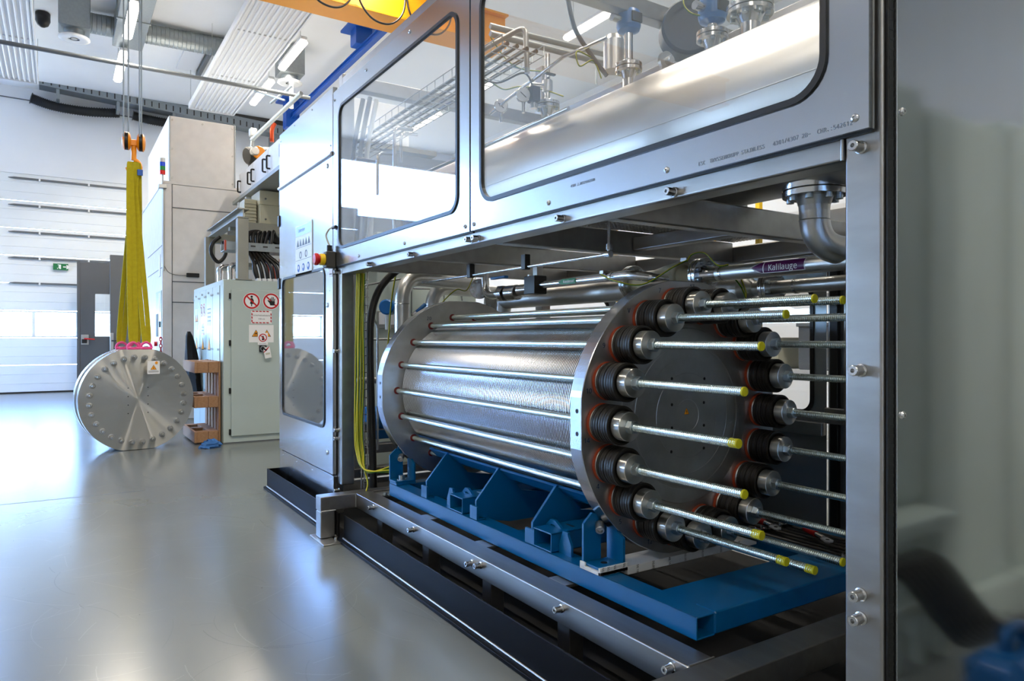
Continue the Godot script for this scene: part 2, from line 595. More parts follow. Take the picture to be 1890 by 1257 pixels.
# ------------------------------------------------------------------ the hall
const GL := 17.1       # back wall
const CE := 6.1        # ceiling
func hall() -> void:
	struct("floor", bx(-7.2, 9.2, -0.2, 0, -5.2, GL + 0.3), M.floor_epoxy, "grey polished epoxy floor with fine scratches")
	struct("ceiling", bx(-7.2, 9.2, CE, CE + 0.2, -5.2, GL + 0.3), M.ceiling_paint, "white flat hall ceiling")
	# back wall round the sectional gate and a band of high windows further along
	var w := mb()
	w.box(1.25, 9.2, 0, CE, GL, GL + 0.2)
	w.box(-7.2, -3.62, 0, 4.15, GL, GL + 0.2)
	w.box(-1.35, 1.25, 4.38, CE, GL, GL + 0.2)
	w.box(-7.2, -1.35, 5.65, CE, GL, GL + 0.2)
	w.box(-3.62, -1.35, 4.15, 4.38, GL, GL + 0.2)
	w.box(-7.2, -6.6, 4.15, 5.65, GL, GL + 0.2)
	struct("wall_back", w, M.wall_paint, "white back wall of the hall above the gate")
	var wr := mb()
	wr.box(9.0, 9.2, 0, CE, -5.2, GL)
	struct("wall_right", wr, M.wall_paint)
	struct("wall_near", bx(-7.2, 9.2, 0, CE, -5.2, -5.0), M.wall_paint)
	var wl := mb()
	wl.box(-7.2, -7.0, 0, 0.9, -5.0, GL)
	wl.box(-7.2, -7.0, 2.5, CE, -5.0, GL)
	wl.box(-7.2, -7.0, 0.9, 2.5, -5.0, 8.26)
	for k in range(3, 6):
		var l0 := -5.0 + k * 4.42
		wl.box(-7.2, -7.0, 0.9, 2.5, l0, minf(l0 + 0.5, GL))
	struct("wall_left", wl, M.wall_paint)
	for k in range(3, 5):
		var l0 := -4.5 + k * 4.42
		var win := struct("window_%d" % (k - 2), mb().ring_plate(Rect2(l0, 0.9, 3.92, 1.6), Rect2(l0 + 0.08, 0.98, 3.76, 1.44), 0.01, V(-7.12, 0, 0), Vector3(0, 0, -1), Vector3.UP, Vector3(0.08, 0, 0)), M.white_coat)
		part(win, "pane", bx(-7.10, -7.09, 0.98, 2.42, l0 + 0.08, l0 + 3.84), M.glass)
		for i in 2:
			part(win, "mullion", bx(-7.12, -7.05, 0.98, 2.42, l0 + 1.3 * (i + 1), l0 + 1.3 * (i + 1) + 0.06), M.white_coat)
	var hw := struct("window_3", mb().ring_plate(Rect2(-6.6, 4.15, 5.25, 1.5), Rect2(-6.54, 4.21, 5.13, 1.38), 0.01, V(0, 0, GL + 0.05), Vector3.RIGHT, Vector3.UP, Vector3(0, 0, -0.08)), M.white_coat)
	part(hw, "pane", bx(-6.54, -1.41, 4.21, 5.59, GL + 0.09, GL + 0.10), M.glass)
	# sectional gate: each section is a panel, the third one glazed
	var g := Node3D.new()
	g.name = "door_1"
	add_child(g)
	g.position = V(-1.18, 0, GL + 0.04)
	org[g] = g.position
	tag(g, "white sectional gate with a row of lit windows", "", "", "structure")
	var hgt := 0.547
	for k in 8:
		var y0 := 0.02 + k * hgt
		var y1 := y0 + hgt - 0.012
		if k == 2:
			for i in 6:
				var x0 := -3.42 + i * 0.745
				part(g, "window_frame", mb().ring_plate(Rect2(x0, y0, 0.745, y1 - y0), Rect2(x0 + 0.025, y0 + 0.03, 0.695, y1 - y0 - 0.06), 0.03, V(0, 0, GL + 0.02), Vector3.RIGHT, Vector3.UP, Vector3(0, 0, -0.05)), M.gate_white)
				part(g, "pane", bx(x0 + 0.02, x0 + 0.725, y0 + 0.02, y1 - 0.02, GL + 0.045, GL + 0.052), M.glass)
			part(g, "panel", bx(-3.62, -3.42, y0, y1, GL + 0.02, GL + 0.07, 0.006), M.gate_white)
			part(g, "panel", bx(1.05, 1.25, y0, y1, GL + 0.02, GL + 0.07, 0.006), M.gate_white)
		else:
			var pm := part(g, "panel", bx(-3.62, 1.25, y0, y1, GL + 0.02, GL + 0.07, 0.006), M.gate_white)
			for r in 2:
				part(pm, "rib", bx(-3.62, 1.25, y0 + 0.17 + r * 0.19, y0 + 0.178 + r * 0.19, GL + 0.014, GL + 0.03, 0.003), M.gate_white)
	for y in [328.0, 378.0, 428.0, 476.0, 523.0]:
		var p := on_l(15, y, GL)
		part(g, "stiffener", mb().prism([Vector2(0, 0.015), Vector2(0.10, 0.032), Vector2(2.2, 0.032), Vector2(2.2, -0.0), Vector2(0.10, -0.0)], Vector3(p.x, p.y, -(GL + 0.02)), Vector3.RIGHT, Vector3.UP, Vector3(0, 0, 0.05)), M.strip_grey)
		for x in [0.5, 1.35]:
			part(g, "hinge", bx(p.x + x, p.x + x + 0.035, p.y - 0.02, p.y + 0.05, GL - 0.032, GL + 0.02, 0.004), M.white_coat)
	part(g, "bottom_seal", bx(-3.62, 1.25, 0.0, 0.03, GL + 0.0, GL + 0.05), M.rubber)
	var j0 := on_y(-60, 938, 0.0)
	var j1 := on_y(268, 905, 0.0)
	struct("trim_1", mb().prism([Vector2(-0.006, 0), Vector2(0.006, 0), Vector2(0.006, 0.0008), Vector2(-0.006, 0.0008)], j0, (j1 - j0).normalized().cross(Vector3.UP), Vector3.UP, j1 - j0), M.strip_grey, "thin dark expansion joint across the floor")
	# escape sign
	var e0 := on_l(98, 486, GL - 0.05)
	var e1 := on_l(126, 499, GL - 0.05)
	var es := thing("exit_sign", "green and white emergency exit sign on the white gate", "sign", Vector3((e0.x + e1.x) / 2, e1.y, e0.z))
	var sw := e1.x - e0.x
	var sh := e0.y - e1.y
	var eo := Vector3(e0.x, e1.y, e0.z)
	part(es, "board", mb().prism([Vector2(0, 0), Vector2(sw, 0), Vector2(sw, sh), Vector2(0, sh)], eo, Vector3.RIGHT, Vector3.UP, Vector3(0, 0, -0.02)), M.sign_green)
	part(es, "door_mark", mb().prism([Vector2(0.07, 0.02), Vector2(0.135, 0.02), Vector2(0.135, sh - 0.02), Vector2(0.07, sh - 0.02)], eo, Vector3.RIGHT, Vector3.UP, Vector3(0, 0, 0.002)), M.white_paper)
	part(es, "running_figure", mb().prism([Vector2(0.03, 0.015), Vector2(0.05, 0.05), Vector2(0.045, 0.09), Vector2(0.07, 0.11), Vector2(0.105, 0.08), Vector2(0.085, 0.06), Vector2(0.11, 0.02), Vector2(0.095, 0.015), Vector2(0.07, 0.05), Vector2(0.045, 0.012)], eo, Vector3.RIGHT, Vector3.UP, Vector3(0, 0, 0.004)), M.sign_green)
	part(es, "arrow", mb().prism([Vector2(0.17, 0.055), Vector2(0.24, 0.055), Vector2(0.22, 0.025), Vector2(0.245, 0.025), Vector2(0.285, sh / 2), Vector2(0.245, sh - 0.025), Vector2(0.22, sh - 0.025), Vector2(0.24, sh - 0.055), Vector2(0.17, sh - 0.055)], eo, Vector3.RIGHT, Vector3.UP, Vector3(0, 0, 0.002)), M.white_paper)
	# grey steel door with a window, beside it a taller grey leaf
	var dl := 16.4
	var a := on_l(142, 483, dl)
	var b := on_l(207, 483, dl)
	var d2 := struct("door_2", mb().ring_plate(Rect2(a.x, 0.0, b.x - a.x, a.y), Rect2(a.x + 0.31, 1.13, b.x - a.x - 0.31 - 0.02, 0.86), 0.02, V(0, 0, dl), Vector3.RIGHT, Vector3.UP, Vector3(0, 0, -0.06)), M.door_grey, "grey steel door with a tall glazed window and red handle")
	part(d2, "pane", bx(a.x + 0.3, b.x - 0.015, 1.12, 2.0, dl + 0.025, dl + 0.032), M.glass)
	part(d2, "lock_plate", bx(a.x + 0.07, a.x + 0.20, 0.97, 1.17, dl - 0.012, dl, 0.004), M.dull_steel)
	part(d2, "lock_body", bx(a.x + 0.08, a.x + 0.17, 1.0, 1.08, dl - 0.035, dl - 0.012, 0.006), M.black_plastic)
	part(d2, "handle", mb().tube([V(a.x + 0.13, 1.09, dl), V(a.x + 0.13, 1.09, dl - 0.06), V(a.x + 0.30, 1.075, dl - 0.06)], 0.014), M.red, "red door handle")
	part(d2, "edge_strip", bx(a.x - 0.0, a.x + 0.05, 0, a.y, dl - 0.01, dl, 0.003), M.door_grey)
	var c0 := on_l(203, 470, 15.6)
	var c1 := on_l(262, 470, 15.6)
	var d3 := struct("door_3", bx(c0.x, c1.x, 0, c0.y, 15.6, 15.68, 0.01), M.door_grey, "tall plain dark grey door leaf")
	part(d3, "lever_plate", bx(c0.x + 0.0, c0.x + 0.06, 0.85, 1.2, 15.57, 15.6, 0.005), M.dull_steel)
	part(d3, "handle", mb().tube([V(c0.x + 0.03, 1.05, 15.6), V(c0.x + 0.03, 1.05, 15.54), V(c0.x + 0.13, 1.05, 15.54)], 0.012), M.black_plastic)

func lamp(x: float, l0: float, l1: float, label: String) -> void:
	var y := 5.6
	var t := thing("ceiling_lamp", label, "lamp", V(x, y, (l0 + l1) / 2), "long ceiling lamps")
	part(t, "housing", bx(x - 0.055, x + 0.055, y + 0.03, y + 0.085, l0 + 0.01, l1 - 0.01, 0.012), M.white_coat)
	part(t, "diffuser", bx(x - 0.065, x + 0.065, y - 0.04, y + 0.035, l0, l1, 0.03), M.lamp_glow)
	for l in [l0 + 0.2, l1 - 0.2]:
		part(t, "hanger", mb().cyl(V(x, y + 0.08, l), V(x, 5.72 if absf(x - 0.85) < 0.01 and l > 8.0 and l < 12.8 else CE, l), 0.004, 5), M.dull_steel)
	var a := AreaLight3D.new()
	a.name = "light"
	a.area_size = Vector2(0.12, l1 - l0 - 0.05)
	a.area_normalize_energy = true
	a.light_energy = LAMP
	a.light_color = Color(1.0, 0.96, 0.90)
	a.shadow_enabled = true
	a.area_range = 40.0
	t.add_child(a)
	a.position = Vector3(0, -0.05, 0)
	a.rotation = Vector3(-PI / 2, 0, 0)
const LAMP := 10.0

func hall_gear() -> void:
	for r in [[0.85, "above the hoist ropes"], [3.12, "beside the ribbed heating panel"], [-2.6, "over the open side of the aisle"], [6.4, "over the aisle behind the machine"]]:
		var k := 0
		for s in [[10.7, 12.0], [12.65, 14.1], [7.2, 8.5], [3.4, 4.7]]:
			if (r[0] == 0.85 and k == 2) or (r[0] == -2.6 and k < 3) or (r[0] == 6.4 and k == 3):
				k += 1
				continue
			lamp(r[0], s[0], s[1], "long white ceiling lamp %s, %s" % [r[1], ["second from the gate", "nearest the gate", "third from the gate", "fourth from the gate"][k]])
			k += 1
	lamp(3.12, 0.1, 1.4, "long white ceiling lamp over the near end of the machine")
	lamp(0.85, -3.4, -2.1, "long white ceiling lamp in the aisle by the near wall")
	lamp(-2.6, -3.4, -2.1, "long white ceiling lamp by the near wall on the open side")
	# ribbed radiant heating panels under the ceiling
	for q in [[-1.1, -0.31, "ribbed white heating panel under the ceiling over the gate's windows"], [2.04, 2.83, "ribbed white heating panel under the ceiling beside two lamps"]]:
		var t := thing("heating_panel", q[2], "heating panel", V((q[0] + q[1]) / 2, 5.36, 9))
		part(t, "sheet", bx(q[0], q[1], 5.44, 5.46, 3.0, 14.4), M.white_coat)
		for i in 11:
			var x: float = q[0] + 0.04 + i * (q[1] - q[0] - 0.08) / 10.0
			part(t, "rib", mb().cyl(V(x, 5.435, 3.0), V(x, 5.435, 14.4), 0.021, 8), M.white_coat)
		for s in [q[0], q[1]]:
			part(t, "edge", bx(s - 0.012, s + 0.012, 5.40, 5.50, 3.0, 14.4, 0.004), M.white_coat)
		for l in [10.4, 12.4]:
			part(t, "joint", bx(q[0], q[1], 5.42, 5.455, l, l + 0.012), M.white_coat)
		part(t, "end_cap", bx(q[0], q[1], 5.40, 5.50, 14.4, 14.42, 0.004), M.white_coat)
		for l in [6.0, 9.0, 12.0, 14.2]:
			for s in [q[0], q[1]]:
				part(t, "hanger", mb().cyl(V(s, 5.48, l), V(s, CE, l), 0.004, 5), M.dull_steel)
	# air outlets
	for q in [[137.0, 60.0, 5.5, "round white air outlet below a galvanised box at the left heating panel"], [535.0, 142.0, 5.45, "round white air outlet below a galvanised box behind two lamps"]]:
		var p := on_y(q[0], q[1] + 12, q[2])
		var t := thing("air_outlet", q[3], "air outlet", p)
		part(t, "plenum", bx(p.x - 0.20, p.x + 0.20, q[2] + 0.12, q[2] + 0.60, -p.z - 0.20, -p.z + 0.20, 0.01), M.galvanised)
		part(t, "collar", mb().cyl(p + Vector3(0, 0.03, 0), p + Vector3(0, 0.13, 0), 0.135, 24), M.galvanised)
		part(t, "disc", mb().lathe(p, Vector3.UP, [Vector2(0.07, 0.0), Vector2(0.155, -0.015), Vector2(0.205, 0.0), Vector2(0.20, 0.022), Vector2(0.14, 0.034)], 32, true), M.white_coat)
		part(t, "core", mb().lathe(p, Vector3.UP, [Vector2(0, -0.005), Vector2(0.04, -0.005), Vector2(0.045, 0.01), Vector2(0.07, 0.02), Vector2(0.085, 0.04)], 24), M.dull_steel)
		for k in 4:
			part(t, "vane", mb().cbox(p + Vector3(0.06 * cos(k * PI / 2), 0.012, 0.06 * sin(k * PI / 2)), Vector3(0.035, 0.010, 0.035), 0.004, Basis(Vector3.UP, -k * PI / 2)), M.white_coat)
	# spiral duct across the hall, its box duct along
	var da := on_l(165, 42, 12.5)
	var db := on_l(436, 93, 12.5)
	var dt := thing("spiral_duct", "galvanised spiral air duct running crosswise under the ceiling", "duct", V((da.x + db.x) / 2, da.y - 0.15, 12.5))
	part(dt, "duct", mb().cyl(da, db, 0.15, 24), M.galvanised)
	for k in 34:
		var c: Vector3 = da.lerp(db, (k + 0.5) / 34.0)
		part(dt, "seam", mb().lathe(c - Vector3(0.006, 0, 0), Vector3.RIGHT, [Vector2(0.149, 0), Vector2(0.157, 0.006), Vector2(0.149, 0.012)], 20), M.galvanised)
	var bt := thing("box_duct", "flat galvanised box duct along the lamp row", "duct", V(0.94, 5.72, 10.0))
	part(bt, "body", bx(0.70, 1.12, 5.72, 6.05, 8.0, 12.8, 0.008), M.galvanised)
	part(bt, "flange", bx(0.685, 1.135, 5.705, 6.065, 11.6, 11.64, 0.004), M.galvanised)
	part(bt, "damper_motor", mb().cyl(V(1.0, 5.62, 9.75), V(1.3, 5.62, 9.75), 0.10, 20, 0.015), M.crane_blue, "blue damper motor")
	# camera dome and small fittings
	var cp := on_l(79, 32, 13.0)
	var ct := thing("dome_camera", "small black dome camera hanging beside the left heating panel", "camera", cp - Vector3(0, 0.2, 0))
	part(ct, "mount", mb().cyl(cp + Vector3(0, 0.06, 0), V(cp.x, CE, -cp.z), 0.03, 10), M.white_coat)
	part(ct, "collar", mb().cyl(cp + Vector3(0, 0.0, 0), cp + Vector3(0, 0.07, 0), 0.10, 20, 0.01), M.black_plastic)
	part(ct, "dome", mb().lathe(cp, Vector3.DOWN, [Vector2(0.10, 0), Vector2(0.10, 0.06), Vector2(0.075, 0.12), Vector2(0.03, 0.15), Vector2(0, 0.155)], 20, true), M.black_plastic)
	# conduit and the cable tray below the ceiling
	solo("conduit", "thin grey conduit crossing below the lamps and heating panels", "pipe", mb().cyl(on_l(-60, 66, 11.5), on_l(572, 181, 11.5), 0.030, 10), M.strip_grey)
	var tr := thing("cable_tray", "slotted grey cable tray on brackets high on the back wall", "cable tray", V(2, 5.6, 16.7))
	var ta := on_l(72, 140, 16.7)
	var tb := on_l(640, 262, 16.7)
	var dirt := (tb - ta)
	part(tr, "channel", mb().prism([Vector2(0, 0), Vector2(0, 0.22), Vector2(0.01, 0.22), Vector2(0.01, 0.01), Vector2(0.34, 0.01), Vector2(0.34, 0.22), Vector2(0.35, 0.22), Vector2(0.35, 0)], ta - Vector3(0, 0.22, 0.18), Vector3.BACK, Vector3.UP, dirt), M.galvanised)
	part(tr, "cover", mb().prism([Vector2(-0.02, 0.10), Vector2(-0.02, 0.23), Vector2(0.35, 0.23), Vector2(0.35, 0.10)], ta - Vector3(0, 0.12, 0.18), Vector3.BACK, Vector3.UP, dirt), M.tray_dark)
	for k in 46:
		var c: Vector3 = ta + dirt * ((k + 0.5) / 46.0) + Vector3(0, -0.13, 0.175)
		part(tr, "slot", bx(c.x - 0.012, c.x + 0.012, c.y - 0.06, c.y + 0.05, -c.z - 0.003, -c.z + 0.002), M.tray_dark)
	for k in 6:
		var c: Vector3 = ta + dirt * ((k + 0.3) / 6.0)
		part(tr, "bracket", bx(c.x - 0.03, c.x + 0.03, c.y - 0.42, c.y - 0.22, 16.55, 16.95, 0.006), M.galvanised)
	solo("sprinkler_pipe", "thin pipe along the ceiling edge above the cable tray", "pipe", mb().cyl(on_l(70, 122, 16.5), on_l(560, 222, 16.5), 0.03, 8), M.galvanised)
	solo("wall_cable", "thin cable line across the white back wall", "cable", mb().cyl(on_l(-40, 170, 17.05), on_l(320, 229, 17.05), 0.012, 6), M.strip_grey)
	for q in [[[Vector2(57, 181), Vector2(100, 196), Vector2(160, 206), Vector2(220, 209)], "longer dark ribbed hose sagging along the back wall"], [[Vector2(245, 213), Vector2(275, 221), Vector2(325, 230)], "shorter dark ribbed hose on the back wall by the hoist ropes"]]:
		var pts := []
		for p in q[0]: pts.append(on_l(p.x, p.y, 16.9))
		var sp := spline(pts, 14)
		var t := thing("ribbed_hose", q[1], "hose", sp[sp.size() / 2] - Vector3(0, 0.09, 0))
		part(t, "hose", mb().tube(sp, 0.085, 10), M.duct_dark)
		for k in range(0, sp.size() - 1):
			part(t, "rib", mb().tube([sp[k], sp[k].lerp(sp[k + 1], 0.25)], 0.10, 10), M.duct_dark)
		part(t, "end_clamp", mb().tube([sp[0], sp[0].lerp(sp[1], 0.6)], 0.115, 12), M.strip_grey)
	# pipework near the right ceiling: a sloping strut with braces
	var st := thing("ceiling_strut", "galvanised strut frame hanging by the blue crane rail", "strut", on_l(470, 260, 12.0))
	part(st, "strut", mb().cyl(on_l(465, 258, 12.0), on_l(556, 172, 10.6), 0.035, 8), M.galvanised)
	part(st, "brace", mb().cyl(on_l(463, 290, 12.0), on_l(468, 240, 12.0), 0.03, 8), M.galvanised)
	part(st, "cross_tube", mb().cyl(on_l(500, 190, 12.4), on_l(540, 158, 11.6), 0.02, 8), M.galvanised)
	part(st, "cross_tube", mb().cyl(on_l(470, 168, 12.6), on_l(525, 185, 11.8), 0.016, 8), M.galvanised)
	part(st, "post", mb().cyl(on_l(538, 150, 11.9), on_l(538, 200, 11.9), 0.035, 8), M.white_coat)
	part(st, "clamp", mb().cbox(on_l(467, 245, 12.0), Vector3(0.12, 0.14, 0.12), 0.02), M.dull_steel)
	solo("copper_hose", "short copper coloured bent pipe beside the strut", "pipe", mb().tube(spline([on_l(502, 262, 11.8), on_l(502, 240, 11.8), on_l(507, 228, 11.8)], 8), 0.035, 8), M.copper)
	var cl := thing("roof_hatch_rail", "small dark rail fixed to the white ceiling", "rail", on_y(365, 143, 6.04))
	part(cl, "rail", bx(on_y(365, 143, 6.0).x - 0.03, on_y(365, 143, 6.0).x + 0.03, 5.98, CE, 13.0, 14.4, 0.01), M.strip_grey)
	part(cl, "plate", bx(on_y(365, 143, 6.0).x - 0.38, on_y(365, 143, 6.0).x - 0.05, 6.06, CE, 13.1, 14.3, 0.01), M.white_coat)

func crane() -> void:
	# runway rail hung from the ceiling, girder below it, hook and ropes
	var rx := 4.1
	var t := thing("crane_runway", "blue steel crane runway hung from the ceiling above the machine", "crane rail", V(rx, 5.5, 8))
	part(t, "web", bx(rx - 0.012, rx + 0.012, 5.69, 5.79, 2.0, 15.2), M.crane_blue)
	part(t, "flange", bx(rx - 0.045, rx + 0.045, 5.69, 5.705, 2.0, 15.2, 0.003), M.crane_blue)
	part(t, "flange", bx(rx - 0.045, rx + 0.045, 5.785, 5.80, 2.0, 15.2, 0.003), M.crane_blue)
	for l in [4.0, 10.9, 15.0]:
		part(t, "hanger", bx(rx - 0.14, rx + 0.14, 5.5 if l > 14 else 5.80, 6.07, l - 0.13, l + 0.13, 0.01), M.crane_blue)
		part(t, "top_plate", bx(rx - 0.26, rx + 0.26, 6.06, CE, l - 0.26, l + 0.26, 0.005), M.crane_blue)
	var g := thing("crane_girder", "orange box girder of the overhead crane", "crane girder", V(1.0, 4.91, 8.0))
	part(g, "box", bx(-6.5, 4.95, 4.94, 5.32, 7.88, 8.16, 0.008), M.crane_orange)
	part(g, "bottom_flange", bx(-6.5, 4.95, 4.91, 4.94, 7.80, 8.24, 0.004), M.crane_orange)
	part(g, "top_flange", bx(-6.5, 4.95, 5.31, 5.34, 7.80, 8.24, 0.004), M.crane_orange)
	for k in 4:
		var x := 1.62 + k * 0.62
		var d: float = [0.02, 0.08, 0.12, 0.10][k]
		var pts := [V(x, 5.25, 7.78), V(x + 0.04, 5.10 - d, 7.76), V(x + 0.16, 4.94 - d, 7.75), V(x + 0.31, 4.89 - d, 7.74), V(x + 0.46, 4.94 - d, 7.75), V(x + 0.58, 5.10 - d, 7.76), V(x + 0.62, 5.25, 7.78)]
		part(g, "festoon_cable", mb().tube(spline(pts, 8), 0.012, 6), M.cable_black)
	var hp := on_l(247, 262, 7.85)
	var hoist := thing("rope_hoist", "orange rope hoist on the crane girder above the hook", "hoist", V(hp.x, 4.6, 7.9))
	part(hoist, "drum", mb().cyl(V(hp.x - 0.4, 4.70, 7.9), V(hp.x + 0.4, 4.70, 7.9), 0.09, 20), M.crane_orange)
	part(hoist, "carriage", bx(hp.x - 0.45, hp.x + 0.45, 4.78, 4.91, 7.75, 8.2, 0.01), M.crane_orange)
	var h := thing("hook_block", "orange hook block with two black sheaves hanging on ropes", "hook", hp - Vector3(0, 0.25, 0))
	for q in [[-0.068, 228.0, 240.0], [0.068, 254.0, 262.0]]:
		var c := hp + Vector3(q[0] * 0.92, 0.0, 0)
		var ax := Vector3(1, 0, 0.12).normalized()
		part(h, "sheave", mb().cyl(c - ax * 0.018, c + ax * 0.018, 0.085, 24, 0.006), M.black_plastic)
		part(h, "cheek", mb().lathe(c - ax * 0.040, ax, [Vector2(0.03, 0), Vector2(0.065, 0.006), Vector2(0.090, 0.022), Vector2(0.085, 0.025), Vector2(0.03, 0.025)], 24), M.hook_orange)
		part(h, "cheek", mb().lathe(c + ax * 0.040, -ax, [Vector2(0.03, 0), Vector2(0.065, 0.006), Vector2(0.090, 0.022), Vector2(0.085, 0.025), Vector2(0.03, 0.025)], 24), M.hook_orange)
	part(h, "crosshead", bx(hp.x - 0.10, hp.x + 0.10, hp.y - 0.045, hp.y + 0.02, -hp.z - 0.03, -hp.z + 0.03, 0.01), M.hook_orange)
	part(h, "shank", mb().cyl(hp + Vector3(0, -0.18, 0), hp + Vector3(0, -0.03, 0), 0.024, 12), M.hook_orange)
	var hk := []
	for k in 15:
		var a := PI * 0.5 - TAU * 0.72 * k / 14.0
		hk.append(hp + Vector3(0.055 * cos(a), -0.245 + 0.065 * sin(a), 0))
	part(h, "hook", mb().tube(hk, 0.022, 10), M.hook_orange)
	var i := 0
	for q in [[230.0, 228.0], [238.0, 237.0], [257.0, 257.5], [260.0, 261.0]]:
		var a := on_l(q[1], 252, 7.85 + (0.09 if i % 2 else -0.09))
		solo("hoist_rope", "thin grey steel rope of the hoist", "rope", mb().cyl(a, Vector3(a.x, 4.7, a.z), 0.0075, 6), M.rope, "hoist ropes above the hook block")
		i += 1

# ------------------------------------------------------------------ machine frame and enclosure
const LX := Vector3(0, 0, -1)
func machine_frame() -> void:
	var t := thing("machine_frame", "welded stainless steel machine frame of square tube round the electrolyser", "machine frame", V(1.43, 0, 2.4))
	part(t, "post", bx(1.39, 1.47, 0, 3.0, 0.79, 0.874, 0.007), M.tube_steel)
	part(t, "post", bx(1.39, 1.47, 0.236, 2.55, 4.02, 4.10, 0.007), M.tube_steel)
	part(t, "post", bx(2.82, 2.90, 0, 3.0, 0.79, 0.874, 0.007), M.tube_steel)
	part(t, "post", bx(2.82, 2.90, 0, 3.0, 4.02, 4.10, 0.007), M.tube_steel)
	part(t, "front_beam", bx(1.39, 1.47, 1.474, 1.555, 0.874, 4.02, 0.007), M.tube_steel)
	part(t, "back_beam", bx(2.82, 2.90, 1.474, 1.555, 0.874, 4.02, 0.007), M.tube_steel)
	for l in [1.68, 2.36, 3.06, 3.72]:
		part(t, "cross_beam", bx(1.47, 2.82, 1.474, 1.574, l, l + 0.06, 0.006), M.tube_steel)
	part(t, "inner_beam", bx(2.15, 2.21, 1.49, 1.55, 1.74, 2.36, 0.006), M.tube_steel)
	part(t, "rail", bx(1.39, 1.49, 0.156, 0.236, 1.312, 3.78, 0.004), M.rail_steel)
	part(t, "rail", bx(2.72, 2.82, 0.156, 0.236, 1.312, 3.78, 0.008), M.rail_steel)
	part(t, "cross_rail", bx(1.19, 2.9, 0.156, 0.236, 1.212, 1.312, 0.004), M.rail_steel)
	part(t, "cross_rail", bx(1.19, 2.9, 0.156, 0.236, 3.78, 3.865, 0.004), M.rail_steel)
	for f in [[1.19, 3.78], [1.19, 1.22]]:
		part(t, "foot", bx(f[0], f[0] + 0.083, 0.009, 0.156, f[1], f[1] + 0.083, 0.006), M.tube_steel)
		var fp := part(t, "foot_plate", bx(f[0] - 0.02, f[0] + 0.12, 0, 0.009, f[1] - 0.115, f[1] + 0.13, 0.002), M.dull_steel)
		part(fp, "anchor_bolt", mb().cyl(V(f[0] + 0.07, 0.009, f[1] - 0.05), V(f[0] + 0.07, 0.024, f[1] - 0.05), 0.010, 6), M.dull_steel)
		part(fp, "weld", mb().tube([V(f[0], 0.158, f[1] - 0.001), V(f[0] + 0.083, 0.158, f[1] - 0.001)], 0.004, 6), M.dull_steel)
	for l in [3.45, 2.9, 2.35, 1.85]:
		part(t, "leg", bx(1.41, 1.47, 0.0, 0.156, l, l + 0.07, 0.004), M.rail_steel)
		part(t, "leg_plate", bx(1.40, 1.56, 0.0, 0.01, l - 0.05, l + 0.12, 0.002), M.dull_steel)
	for l in [3.66, 3.05, 2.52, 1.98]:
		part(t, "support_tab", bx(1.49, 1.60, 0.222, 0.234, l, l + 0.10, 0.002), M.dull_steel)
	for l in [3.65, 3.63]:
		part(t, "bolt", mb().cyl(V(1.51 + (3.65 - l), 0.234, l), V(1.51 + (3.65 - l), 0.25, l), 0.010, 6), M.zinc)
	# weld seams
	part(t, "weld", mb().tube([V(1.388, 1.474, 0.876), V(1.388, 1.53, 0.876)], 0.004, 6), M.dull_steel)
	part(t, "weld", mb().tube([V(1.393, 0.237, 1.312), V(1.49, 0.237, 1.312)], 0.003, 6), M.dull_steel)
	part(t, "weld", mb().tube([V(1.389, 0.16, 3.779), V(1.389, 0.234, 3.779)], 0.003, 6), M.dull_steel)
	# threaded standoffs
	var stud := mb().lathe(Vector3.ZERO, Vector3.LEFT, [Vector2(0.0135, 0), Vector2(0.0135, 0.004), Vector2(0.011, 0.005), Vector2(0.011, 0.031), Vector2(0.0100, 0.0325), Vector2(0.0045, 0.0325), Vector2(0.004, 0.022), Vector2(0, 0.022)], 20).mesh(M.bright_steel)
	for q in [[687, 488], [764, 470], [871, 443], [884, 440], [1040, 404], [1245, 355], [690, 936], [764, 977], [872, 1039], [888, 1043], [1037, 1123], [1241, 1232], [1600, 270], [1601, 684], [1597, 1099], [1597, 1143], [624, 503], [626, 648], [624, 793], [624, 808], [623, 903]]:
		var p := on_x(q[0], q[1], 1.39)
		if q[0] < 630: p.z = -4.06
		if q[0] > 1590: p.z = -0.835
		inst(t, "standoff", stud, Transform3D(Basis.IDENTITY, p))
	# the drip pan and the sealing channels on the floor
	solo("drip_pan", "black steel drip pan on the floor under the electrolyser", "pan", bx(1.36, 2.9, 0.0, 0.012, 0.90, 5.2), M.pan_black)
	var c := thing("floor_channel", "black steel channel on the floor before the left enclosure", "channel", V(1.3, 0, 4.5))
	part(c, "front_web", bx(1.275, 1.283, 0.016, 0.148, 3.74, 5.31, 0.002), M.channel_black)
	part(c, "floor_flange", bx(1.255, 1.36, 0.0, 0.016, 3.74, 5.33, 0.003), M.channel_black)
	part(c, "end_web", bx(1.283, 1.368, 0.016, 0.146, 5.30, 5.31, 0.002), M.channel_black)
	part(c, "weld_seam", mb().tube([V(1.273, 0.019, 3.76), V(1.273, 0.019, 5.30)], 0.005, 6), M.dull_steel)
	c = thing("floor_channel", "long black steel channel on the floor before the open machine bay", "channel", V(1.3, 0, 2.0))
	part(c, "front_web", bx(1.292, 1.30, 0.016, 0.145, 0.79, 3.70, 0.002), M.channel_black)
	part(c, "floor_flange", bx(1.262, 1.36, 0.0, 0.016, 0.79, 3.76, 0.003), M.channel_black)
	part(c, "weld_seam", mb().tube([V(1.288, 0.019, 0.8), V(1.288, 0.019, 3.70)], 0.005, 6), M.dull_steel)

